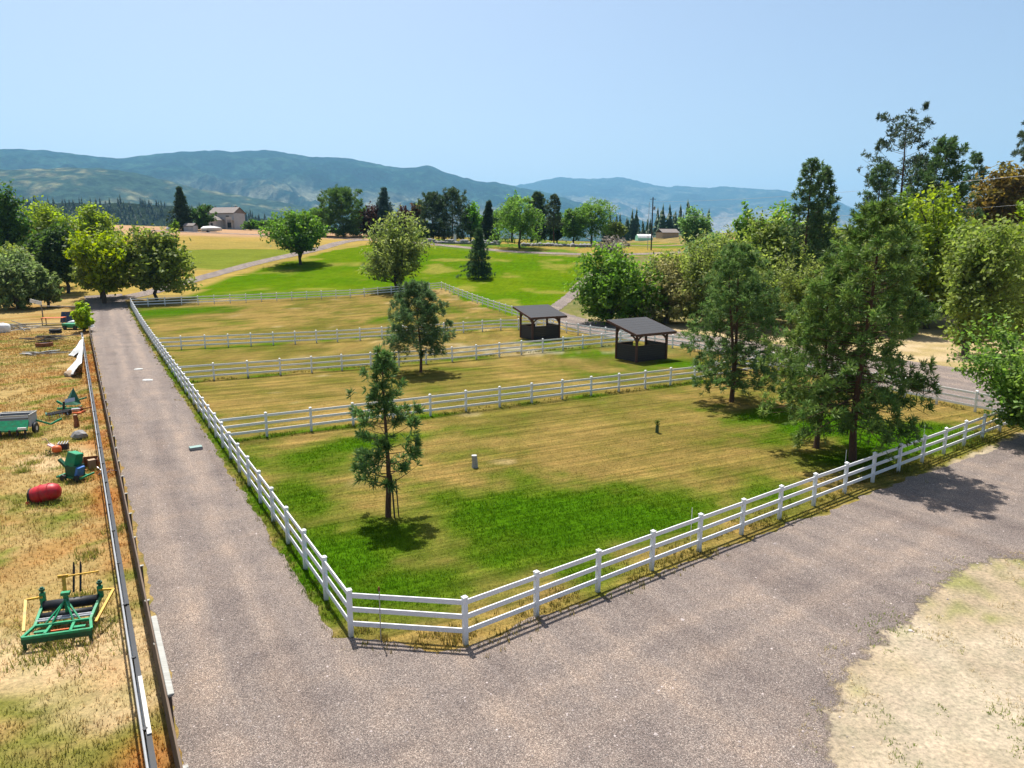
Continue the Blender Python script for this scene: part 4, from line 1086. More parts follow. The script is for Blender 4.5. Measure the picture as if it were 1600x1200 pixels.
MB().box((0, 0, .8), (4.2, 1.8, .9), None, .8).build('cover', M['white'], r0, False, .15)
for x in (-.8, .8): MB().lathe([(0, -.09), (.32, -.09), (.34, 0), (.32, .09), (0, .09)], 12, 'Y', (x, -.85, .33)).build('wheel', M['black'], r0)

for x, y, lab in ((-17.2, 217.0, 'white gate pillar below the pair of dark pines'), (-8.8, 216.5, 'white gate pillar beside the narrow dark spruce')):
    r0 = empty('gate_pillar', Z3(x, y), 0, lab, 'pillar', 'white gate pillars')
    MB().box((0, 0, 1.2), (.75, .75, 2.5)).build('shaft', M['white'], r0, False, .03); MB().box((0, 0, 2.5), (1.0, 1.0, .16)).build('cap', M['concrete'], r0)
wallr = empty('stone_wall', Z3(-26, 213.5), 0, 'low dry wall of grey boulders under the dark pines', 'wall')
wz = Vector(wallr.location); stones_ = [rock_mesh('stone', .75, .6, .55, 60 + k, M['stone'], 1, .6) for k in range(5)]
g = np.random.default_rng(9)
for k in range(44):
    u = k / 43; x = -26 + 22 * u; y = 213.5 - 1.5 * u + g.normal(0, .25)
    for lay in range(2):
        if lay and g.random() < .35: continue
        q = link(bpy.data.objects.new('stone', stones_[(k + lay) % 5]), wallr); q.location = Vector((x + lay * .25, y + .1 * lay, Tz(x, y) + .3 + .55 * lay)) - wz
        q.rotation_euler = (0, 0, g.uniform(0, 6.28)); s_ = g.uniform(.7, 1.15); q.scale = (s_, s_, s_)
for k in range(17):
    u = k / 16; x = 3.5 + 19 * u; y = 209.5 + 2 * math.sin(u * 3) + g.normal(0, .5)
    q = link(bpy.data.objects.new('boulder', stones_[k % 5])); q.location = (x, y, Tz(x, y) + .3); q.rotation_euler = (0, 0, g.uniform(0, 6.28)); s_ = g.uniform(.9, 1.7); q.scale = (s_ * 1.2, s_, s_)
    tag(q, 'grey boulder in the row under the leafy trees above the hill drive', 'boulder', 'boulders under the leafy trees')

r0 = empty('tunnel_tent', Z3(63.3, 345), R(8), 'mint green tunnel tent beyond the thicket', 'tent')
prof = [(-2.6, 0), (-2.5, 1.2), (-1.9, 2.2), (0, 3.1), (1.9, 2.2), (2.5, 1.2), (2.6, 0)]
V = [(x, y, z) for x in (-3.6, 3.6) for y, z in prof]; F = [(k, k + 1, k + 8, k + 7) for k in range(6)]
MB().add(V, F).build('cover', M['white'], r0); MB().add([(-3.6, y, z) for y, z in prof], [tuple(range(7))]).build('end_panel', M['mint'], r0); MB().add([(3.6, y, z) for y, z in prof], [tuple(range(7))[::-1]]).build('end_panel', M['mint'], r0)
MB().add([(-3.62, -2.62, 0), (3.62, -2.62, 0), (3.62, -2.53, 1.25), (-3.62, -2.53, 1.25)], [(0, 1, 2, 3)]).build('side_panel', M['mint'], r0)
r0 = empty('far_cabin', Z3(76.0, 352), R(20), 'low brown cabin half hidden by the far conifers', 'cabin')
MB().box((0, 0, 1.4), (9, 6, 2.9)).build('wall', M['tan_wall'], r0); mb = MB(); gable(mb, -4.5, 4.5, -3, 3, 2.8, 1.7); mb.build('roof', M['house_roof'], r0)

def pole(label, x, y, h, r_, mat, extras):
    p = empty('utility_pole', Z3(x, y), 0, label, 'pole')
    MB().tube([(0, 0, -.3), (0, 0, h * .5), (0, 0, h)], [r_, r_ * .88, r_ * .72], 10).build('shaft', mat, p)
    if extras:
        MB().box((0, -.05, h - .5), (1.6, .1, .12)).build('crossarm', mat, p)
        MB().lathe([(0, 0), (.26, .02), (.28, .1), (.28, .8), (.2, .9), (0, .92)], 12, 'Z', (.5, 0, h - 3.4)).build('transformer', M['stone'], p)
        MB().box((.25, 0, h - 3.0), (.3, .08, .1)).build('bracket', M['steel'], p)
        for x_ in (-.7, .7): MB().lathe([(0, 0), (.06, 0), (.05, .12), (.02, .18), (0, .18)], 8, 'Z', (x_, -.05, h - .44)).build('insulator', M['concrete'], p)
    return p
M['pole'] = wood('creosote_pole', (.06, .048, .042), (.028, .024, .022), 3.0, .9, (5, 5, .6))
pz = Tz(39.4, 203); pole('tall dark utility pole rising over the thicket', 39.4, 203, 23.6 - pz, .2, M['pole'], True)
pole('slim pale pole standing beside the dark utility pole', 38.5, 203.6, 22.3 - pz, .085, M['steel'], False)
pole('dark utility pole out on the bank carrying the near ends of the wires', 66.8, 72, 19.4, .2, M['pole'], True)
for k, (a_, b_, sag, lab) in enumerate((((39.7, 203, 22.4), (66.6, 72, 18.9), 1.0, 'upper overhead wire crossing in front of the pines'), ((39.7, 203, 19.0), (67.0, 72, 15.8), 1.7, 'lower overhead wire crossing in front of the pines'))):
    a_, b_ = Vector(a_), Vector(b_)
    o = MB().tube([a_.lerp(b_, u) - Vector((0, 0, sag * 4 * u * (1 - u))) for u in np.linspace(0, 1, 40)], .022, 5).build('overhead_wire', M['pipe']); tag(o, lab, 'wire')

HAZE = 5.3e-5
# ------------------------------------------------------------------ trees
def unit(v):
    return v / np.maximum(np.linalg.norm(v, axis=-1, keepdims=True), 1e-9)

def leaves_mesh(name, c, nrm, size, col, mat, aspect=.62, g=None):
    """one four-cornered leaf (or leaf spray) per row"""
    n = len(c); g = g or rng
    r_ = unit(g.normal(size=(n, 3))); u = unit(np.cross(nrm, r_)); w = np.cross(nrm, u)
    s = size[:, None]; k = g.uniform(-.3, .3, (n, 1))
    P = np.stack([c + u * s, c + w * s * aspect + nrm * s * k, c - u * s, c - w * s * aspect + nrm * s * k], 1)
    F = np.arange(n * 4).reshape(n, 4)
    return np_mesh(name, P.reshape(-1, 3), F, mat, np.repeat(col, 4, 0))

def limb(mb, p, q, r0, r1, bend, g, n=5, sides=6):
    p, q = np.asarray(p, float), np.asarray(q, float)
    mid = (p + q) / 2 + g.normal(0, bend, 3) + np.array([0, 0, -bend])
    u = np.linspace(0, 1, n)[:, None]
    pts = (1 - u) ** 2 * p + 2 * u * (1 - u) * mid + u ** 2 * q
    mb.tube([tuple(a) for a in pts], list(np.linspace(r0, r1, n)), sides, False)

#        leaf colour, second colour, crown base, leaf half-size factor, form
KINDS = {
    'olive':  ((.150, .165, .035), (.235, .215, .075), .06, 'wispy'),
    'olive2': ((.120, .135, .025), (.205, .195, .050), .16, 'round'),
    'olive3': ((.140, .165, .032), (.215, .205, .060), .05, 'round'),
    'green':  ((.075, .130, .022), (.130, .175, .030), .20, 'round'),
    'yellow': ((.150, .180, .015), (.290, .270, .018), .24, 'vase'),
    'yellow2': ((.170, .200, .025), (.260, .255, .035), .12, 'round'),
    'yellow3': ((.165, .205, .020), (.240, .245, .030), .05, 'round'),
    'bush':   ((.200, .260, .016), (.300, .310, .026), .02, 'wispy'),
    'greyg':  ((.120, .145, .050), (.180, .190, .080), .02, 'wispy'),
    'greyg2': ((.130, .155, .050), (.200, .205, .080), .10, 'wispy'),
    'dark':   ((.040, .065, .015), (.070, .090, .020), .06, 'round'),
    'dark2':  ((.045, .085, .015), (.075, .115, .020), .04, 'round'),
    'darkg':  ((.040, .075, .018), (.065, .105, .025), .05, 'round'),
    'sap':    ((.110, .160, .025), (.160, .200, .035), .35, 'round'),
    'gsh':    ((.070, .125, .020), (.110, .165, .030), .02, 'round'),
    'gsh2':   ((.085, .150, .022), (.150, .195, .035), .02, 'round'),
    'maroon': ((.055, .020, .018), (.085, .040, .022), .06, 'round'),
    'maroon2': ((.085, .040, .022), (.120, .085, .030), .06, 'round'),
    'lime':   ((.100, .190, .022), (.150, .230, .035), .10, 'round'),
    'lime2':  ((.110, .155, .022), (.165, .185, .032), .10, 'round'),
    'willow': ((.095, .155, .028), (.160, .205, .045), .10, 'weep'),
    'willow2': ((.085, .145, .028), (.140, .185, .040), .10, 'weep'),
    'lightg': ((.120, .180, .055), (.170, .215, .080), .10, 'round'),
    'dry':    ((.150, .155, .040), (.330, .225, .120), .05, 'wispy'),
    'brown':  ((.150, .135, .028), (.230, .150, .040), .20, 'round'),
    'grey':   ((.200, .175, .150), (.270, .235, .200), .05, 'bare'),
    'fore':   ((.095, .150, .030), (.170, .200, .045), .12, 'vase'),
}

def leafy_tree(kind, x, y, h, r, label, seed, name='tree', group=None):
    c1, c2, zb, form = KINDS[kind]
    if form != 'bare' and 'maroon' not in kind and kind != 'brown': c1, c2 = np.array(c1) * np.array([1.24, 1.52, 1.35]), np.array(c2) * np.array([1.16, 1.45, 1.28])
    g = np.random.default_rng(seed)
    dist = math.hypot(x, y)
    root = empty(name, Z3(x, y), 0, label, 'shrub' if h < 4.6 else 'tree', group)
    zlo = zb * h; zc = (h + zlo) / 2; rz = (h - zlo) / 2
    vol = r * r * rz
    r *= 1.1 if x < -55 and y < 180 else 1.28; vol *= 1.4
    ls = float(np.clip(.00262 * dist, .085, .36))
    if dist > 180: n_cl, n_lf = int(np.clip(7 * vol ** .62, 40, 170)), 40
    elif dist > 60: n_cl, n_lf = int(np.clip(12 * vol ** .62, 80, 290)), int(np.clip(44 * (.25 / ls) ** 1.5, 34, 84))
    else: n_cl, n_lf = int(np.clip(22 * vol ** .62, 100, 400)), 95
    # cluster centres: bumpy outline, more near the surface
    d = unit(g.normal(size=(n_cl, 3)))
    lob = unit(g.normal(size=(14, 3))); amp = g.uniform(-.55, .42, 14)
    bumps = 1 + (np.clip(d @ lob.T, 0, 1) ** 5 * amp).sum(1)
    rad = g.uniform(0, 1, n_cl) ** .36 * bumps
    rad = np.clip(rad, .15, 1.2)
    C = d * rad[:, None] * np.array([r * .92, r * .92, rz])
    if form == 'vase':
        k = np.clip((C[:, 2] / rz + 1) / 2, 0, 1); C[:, :2] *= (.55 + .6 * k)[:, None]
    if form == 'round':
        k = np.clip((C[:, 2] / rz + 1) / 2, 0, 1); C[:, :2] *= (1.05 - .25 * k ** 2)[:, None]
    if kind in ('gsh', 'gsh2', 'olive', 'olive3', 'dry', 'greyg', 'greyg2', 'dark', 'dark2', 'yellow2', 'olive2', 'bush', 'willow', 'willow2'):
        k = np.clip((C[:, 2] / rz + 1) / 2, .03, .5); C[:, :2] *= (1 / (2 * np.sqrt(k * (1 - k))) ** .75)[:, None]
        C[:, :2] *= np.minimum(1, 1.08 * r / np.maximum(np.hypot(C[:, 0], C[:, 1]), .01))[:, None]
    if form == 'wispy':
        k = np.clip((C[:, 2] / rz + 1) / 2, 0, 1); C[:, :2] *= (.92 + .25 * np.sin(k * 3.1) - .2 * k)[:, None]
    C[:, 2] += zc
    rc = g.uniform(.55, 1.25, n_cl) * (vol ** (1 / 3)) * .235
    if form == 'bare': n_lf = 10
    ct = g.uniform(0, 1, n_cl) ** 1.3; cb = g.uniform(.78, 1.2, n_cl)
    # foliage sits along twigs that run from the inside of the crown to its surface
    q = unit(g.normal(size=(n_cl, n_lf, 3))); tv = 1 - g.uniform(0, 1, (n_cl, n_lf, 1)) ** 1.25 * .8
    inn = C * np.array([.30, .30, 1.0]); inn[:, 2] = zlo + (C[:, 2] - zlo) * ({'wispy': .45, 'weep': 1.0, 'vase': .5}.get(form, .66))
    if form == 'weep': inn[:, 2] = np.minimum(inn[:, 2] + .32 * np.hypot(C[:, 0], C[:, 1]), h * .97)
    sag = np.array([0, 0, 1.0]) * (tv * (1 - tv) * (.22 if form != 'wispy' else .05) * np.hypot(C[:, 0], C[:, 1])[:, None, None])
    sig = rc[:, None, None] * (.34 + .5 * tv) * g.uniform(.2, 1, (n_cl, n_lf, 1)) ** .6
    P = inn[:, None] + (C - inn)[:, None] * tv + sag + q * sig
    nrm = unit(q * .55 + np.array([0, 0, .55]) + g.normal(0, .55, q.shape))
    col = np.array(c1) * (1 - ct)[:, None, None] + np.array(c2) * ct[:, None, None] + 0 * q
    mixv = g.uniform(0, 1, (n_cl, n_lf, 1)) ** 2
    col = (col * (1 - .5 * mixv) + np.array(c2) * .5 * mixv) * cb[:, None, None] * g.uniform(.65, 1.3, (n_cl, n_lf, 1))
    size = ls * g.uniform(.6, 1.35, (n_cl, n_lf))
    P = P.reshape(-1, 3); ok = P[:, 2] > .06
    me = leaves_mesh('crown', P[ok], nrm.reshape(-1, 3)[ok], size.ravel()[ok], col.reshape(-1, 3)[ok], M['leaf'], .42 if form in ('wispy', 'weep') else .62, g)
    link(bpy.data.objects.new('crown', me), root)
    # trunk and limbs
    mb = MB(); tr = max(.05, .017 * h + .012 * r)
    stems = [(0.0, 0.0)] if form in ('round', 'weep') and kind not in ('green',) else [(-.28, .05), (.3, -.08)]
    if form in ('wispy', 'bare'): stems = [(-.35, .1), (.32, .22), (.05, -.35), (.5, -.1)]
    tops = []
    for sx_, sy_ in stems:
        tp = np.array([sx_ * r * .55 + g.normal(0, .05 * r), sy_ * r * .55 + g.normal(0, .05 * r), zlo + (h - zlo) * .62])
        base = np.array([sx_ * tr * 1.6, sy_ * tr * 1.6, -.15])
        u = np.linspace(0, 1, 7)[:, None]
        pts = base + (tp - base) * np.concatenate([u ** 1.5, u ** 1.5, u], 1) + np.concatenate([g.normal(0, .012 * h, (7, 2)) * (u > .1), np.zeros((7, 1))], 1)
        f = .8 if len(stems) > 1 else 1.0
        mb.tube([tuple(p) for p in pts], list(np.linspace(tr * f * 1.15, tr * f * .28, 7)), 8, False)
        tops.append(pts)
    for i in g.choice(n_cl, min(n_cl, 60 if form == 'bare' else (34 if dist < 180 else 10)), replace=False):
        pts = tops[int(np.argmin([np.hypot(*(C[i] - t[4])[:2]) for t in tops]))]
        zt = np.clip(C[i, 2] - .35 * np.hypot(C[i, 0], C[i, 1]) - .1 * h, zlo * .7 + .05 * h, pts[-1][2])
        k = int(np.argmin(np.abs(pts[:, 2] - zt)))
        limb(mb, pts[k], C[i], tr * .34, tr * .07, .03 * h, g)
    mb.build('trunk', M['grey_bark'] if form == 'bare' or kind in ('dry', 'greyg') else M['bark'], root, True)
    return root

def tufts(p, axis_, k, ln, wd, col, g):
    """needle tufts: k long thin blades round each twig tip"""
    n = len(p)
    d = unit(axis_[:, None] * .75 + unit(g.normal(size=(n, k, 3))) * .95)
    L = ln[:, None, None] * g.uniform(.7, 1.15, (n, k, 1))
    side = unit(np.cross(d, g.normal(size=(n, k, 3)))) * wd * g.uniform(.7, 1.3, (n, k, 1))
    a = p[:, None] + d * L * .05
    V = np.stack([a - side * .55, a + side * .55, a + d * L * .62 + side, a + d * L * .62 - side], 2)
    V[:, :, 2] += d * L * .0; V[:, :, 3] += d * L * .38
    c = np.repeat((col[:, None] * g.uniform(.7, 1.35, (n, k, 1))).reshape(-1, 3), 4, 0)
    return V.reshape(-1, 3), np.arange(n * k * 4).reshape(-1, 4), c

#          crown base, profile, branches per m, tip lift, needle len, blades, colour a, colour b, tufts per branch
PINES = {
    'pineA': (0.18, 'young', 12.0, 0.55, 0.27, 13, (0.0675, 0.1418, 0.0405), (0.1418, 0.2228, 0.0702), 15),
    'pineB': (0.28, 'full', 24.0, 0.3, 0.3, 12, (0.0751, 0.1474, 0.0556), (0.1706, 0.2457, 0.105), 26),
    'pineC': (0.1, 'full', 15.0, 0.35, 0.31, 12, (0.0815, 0.1617, 0.0454), (0.1882, 0.2695, 0.0857), 27),
    'pineD': (0.2, 'full', 13.5, 0.3, 0.29, 12, (0.1093, 0.1879, 0.0441), (0.2451, 0.3132, 0.0799), 27),
    'pineE': (0.15, 'full', 13.0, 0.28, 0.31, 12, (0.0751, 0.1494, 0.0352), (0.175, 0.2436, 0.0626), 32),
    'pine2': (0.1, 'full', 5.2, 0.55, 0.55, 9, (0.0644, 0.1196, 0.0451), (0.1229, 0.1826, 0.0665), 18),
    'pine3': (0.06, 'full', 6.5, 0.45, 0.6, 9, (0.0585, 0.1109, 0.0365), (0.1111, 0.1764, 0.0558), 26),
    'ponder': (0.34, 'open', 4.2, 0.4, 0.55, 9, (0.041, 0.0651, 0.0332), (0.0761, 0.1029, 0.0507), 24),
    'pineG': (0.03, 'dome', 11.700000000000001, 0.5, 0.8049999999999999, 8, (0.0658, 0.1339, 0.0292), (0.1209, 0.2034, 0.0453), 24),
    'pineK': (0.06, 'dome', 10.4, 0.45, 0.69, 8, (0.0468, 0.0819, 0.0381), (0.0846, 0.1269, 0.0544), 19),
    'pineT': (0.34, 'full', 6.5, 0.4, 0.69, 8, (0.0585, 0.0866, 0.041), (0.0998, 0.1302, 0.0605), 14),
    'spruceY': (0.05, 'cone', 16.900000000000002, 0.05, 0.414, 9, (0.0468, 0.0945, 0.0351), (0.0906, 0.1498, 0.0544), 21),
    'spruceD': (0.02, 'cone', 11.700000000000001, -0.05, 0.69, 8, (0.0322, 0.0599, 0.0292), (0.0544, 0.0911, 0.0393), 19),
    'spruceB': (0.02, 'cone', 11.700000000000001, 0.0, 0.69, 8, (0.0527, 0.1008, 0.0848), (0.1058, 0.1709, 0.1436), 19),
}

def pine_tree(kind, x, y, h, r, label, seed, name='pine_tree', group=None):
    zb, prof, dens, lift, nl, k, ca, cb, tpb = PINES[kind]
    g = np.random.default_rng(seed)
    root = empty(name, Z3(x, y), g.uniform(0, 6), label, 'tree', group)
    mb = MB()
    tr = .011 * h + .045
    lean = g.normal(0, .012, 2)
    zs = np.linspace(-.2, h * .985, 12)
    tx = np.stack([lean[0] * zs + .012 * h * np.sin(zs / h * 5 + seed), lean[1] * zs + .010 * h * np.cos(zs / h * 4 + seed), zs], 1)
    tx[:, :2] *= np.clip(zs / 1.5, 0, 1)[:, None]
    mb.tube([tuple(p) for p in tx], list(tr * np.clip(1.12 - .98 * np.linspace(0, 1, 12) ** .9, .06, 2)), 9, False)
    if kind == 'pineC':
        tw = tx.copy(); kk = np.clip((zs - h * .16) / (h * .6), 0, 1); tw[:, 0] -= kk * .9; tw[:, 1] += kk * .3
        mb.tube([tuple(p) for p in tw[2:]], list(tr * .8 * np.clip(1.1 - 1.0 * np.linspace(0, 1, 10), .06, 2)), 8, False)
    n_br = int(dens * h * (1 - zb))
    P_, A_, Lf, Cc = [], [], [], []
    sector = g.uniform(.92, 1.1, 7) if kind == 'pineB' else g.uniform(.8, 1.25, 7); r = r * {'pine2': 1.5, 'pine3': 1.3, 'pineE': 1.22, 'pineD': 1.15, 'pineC': 1.2, 'pineA': 1.12, 'pineB': 1.2}.get(kind, 1.12)                       # uneven sides
    for i in range(n_br):
        u = (i + g.uniform(0, 1)) / n_br
        z = h * (zb + (1 - zb) * u)
        az = i * 2.39996 + g.normal(0, .35)
        if prof == 'cone': pr = (1 - u) ** .85 * 1.0 + .03
        elif prof == 'dome': pr = (1 - u ** 2.4) ** .75 * (.72 + .28 * min(1, u * 4)) * .98 + .05
        elif prof == 'young': pr = (1 - u) ** .72 * (.7 + .3 * min(1, u * 5)) * (1 + .25 * math.sin(u * 17)) + .05
        elif prof == 'open': pr = (.45 + .75 * math.sin(min(1, u * 1.12) * 2.9)) * .95
        else: pr = (1 - u) ** .62 * (.72 + .28 * min(1, u * 5)) + .06
        L = r * pr * g.uniform(.62, 1.18) * sector[int((az % 6.283) / 6.283 * 7) % 7]
        if prof in ('young', 'open') and g.random() < .22: continue
        L = max(L, .12 * r)
        o = np.array([np.interp(z, zs, tx[:, 0]), np.interp(z, zs, tx[:, 1]), z])
        d0 = np.array([math.cos(az), math.sin(az), 0])
        rise = lift * (.35 + u) - (.22 if u < .35 and prof != 'young' else 0) + g.normal(0, .10)
        ts_ = np.linspace(0, 1, 6)
        pts = o + d0 * (L * ts_)[:, None] + np.array([0, 0, 1]) * (L * (rise * .5 * ts_ + rise * .55 * ts_ ** 2))[:, None]
        side = np.array([-d0[1], d0[0], 0]); pts += side * (L * .12 * g.normal() * ts_ ** 2)[:, None]
        br = max(.012, tr * .23 * (1 - .75 * u))
        mb.tube([tuple(p) for p in pts], list(np.linspace(br, br * .25, 6)), 5, False)
        nt_ = max(4, int(tpb * (.35 + .65 * pr) * g.uniform(.7, 1.2)))
        if prof == 'cone':
            uu = 1 - g.uniform(0, 1, nt_) ** 1.35 * .9
        else:
            nc = 3 + int(L > 1.2) + int(L > 2.0); cu = 1 - g.uniform(0, 1, nc) ** 1.1 * .62; cu[0] = 1.0
            ci = g.integers(0, nc, nt_); uu = np.clip(cu[ci] + g.normal(0, .085, nt_), .2, 1.04)
            csg = g.normal(0, 1, nc); czz = g.normal(.04, .12, nc)
        base = np.stack([np.interp(uu, ts_, pts[:, j]) for j in range(3)], 1)
        spread = L * .34 * (1.08 - uu) + .10 * nl * 3
        sgn = g.normal(0, 1, nt_) if prof == 'cone' else csg[ci] + g.normal(0, .5, nt_)
        off = side * (sgn * spread)[:, None] * (.55 if prof == 'cone' else .8) + np.array([0, 0, 1]) * ((g.normal(.03, .05, nt_) + (0 if prof == 'cone' else czz[ci])) * min(L, 2.2))[:, None]
        P_.append(base + off)
        A_.append(unit(d0 * .75 + side * (sgn * .4)[:, None] + np.array([0, 0, .55 if prof != 'cone' else .1]) + g.normal(0, .2, (nt_, 3))))
        mixv = g.uniform(0, 1, (nt_, 1)) * (.5 + .5 * uu[:, None])
        Cc.append((np.array(ca) * (1 - mixv) + np.array(cb) * mixv) * g.uniform(.8, 1.15))
        Lf.append(np.full(nt_, nl) * g.uniform(.8, 1.2, nt_))
    # leader
    nt_ = 8
    P_.append(np.stack([np.full(nt_, tx[-1, 0]), np.full(nt_, tx[-1, 1]), np.linspace(h * .93, h, nt_)], 1)); A_.append(np.tile([0, 0, 1.0], (nt_, 1)) + g.normal(0, .25, (nt_, 3)))
    Cc.append(np.tile(ca, (nt_, 1)) * 1.2); Lf.append(np.full(nt_, nl))
    P_, A_, Cc, Lf = np.concatenate(P_), unit(np.concatenate(A_)), np.concatenate(Cc), np.concatenate(Lf)
    ok = P_[:, 2] > .15
    wd = nl * (.078 if kind in ('pineA', 'pineB', 'pineC', 'pineD', 'pineE') else .10)
    V, F, C = tufts(P_[ok], A_[ok], k, Lf[ok], wd, Cc[ok], g)
    link(bpy.data.objects.new('crown', np_mesh('crown', V, F, M['needle'], C)), root)
    mb.build('trunk', M['bark'] if kind.startswith('spruce') else M['pine_bark'], root, True)
    return root

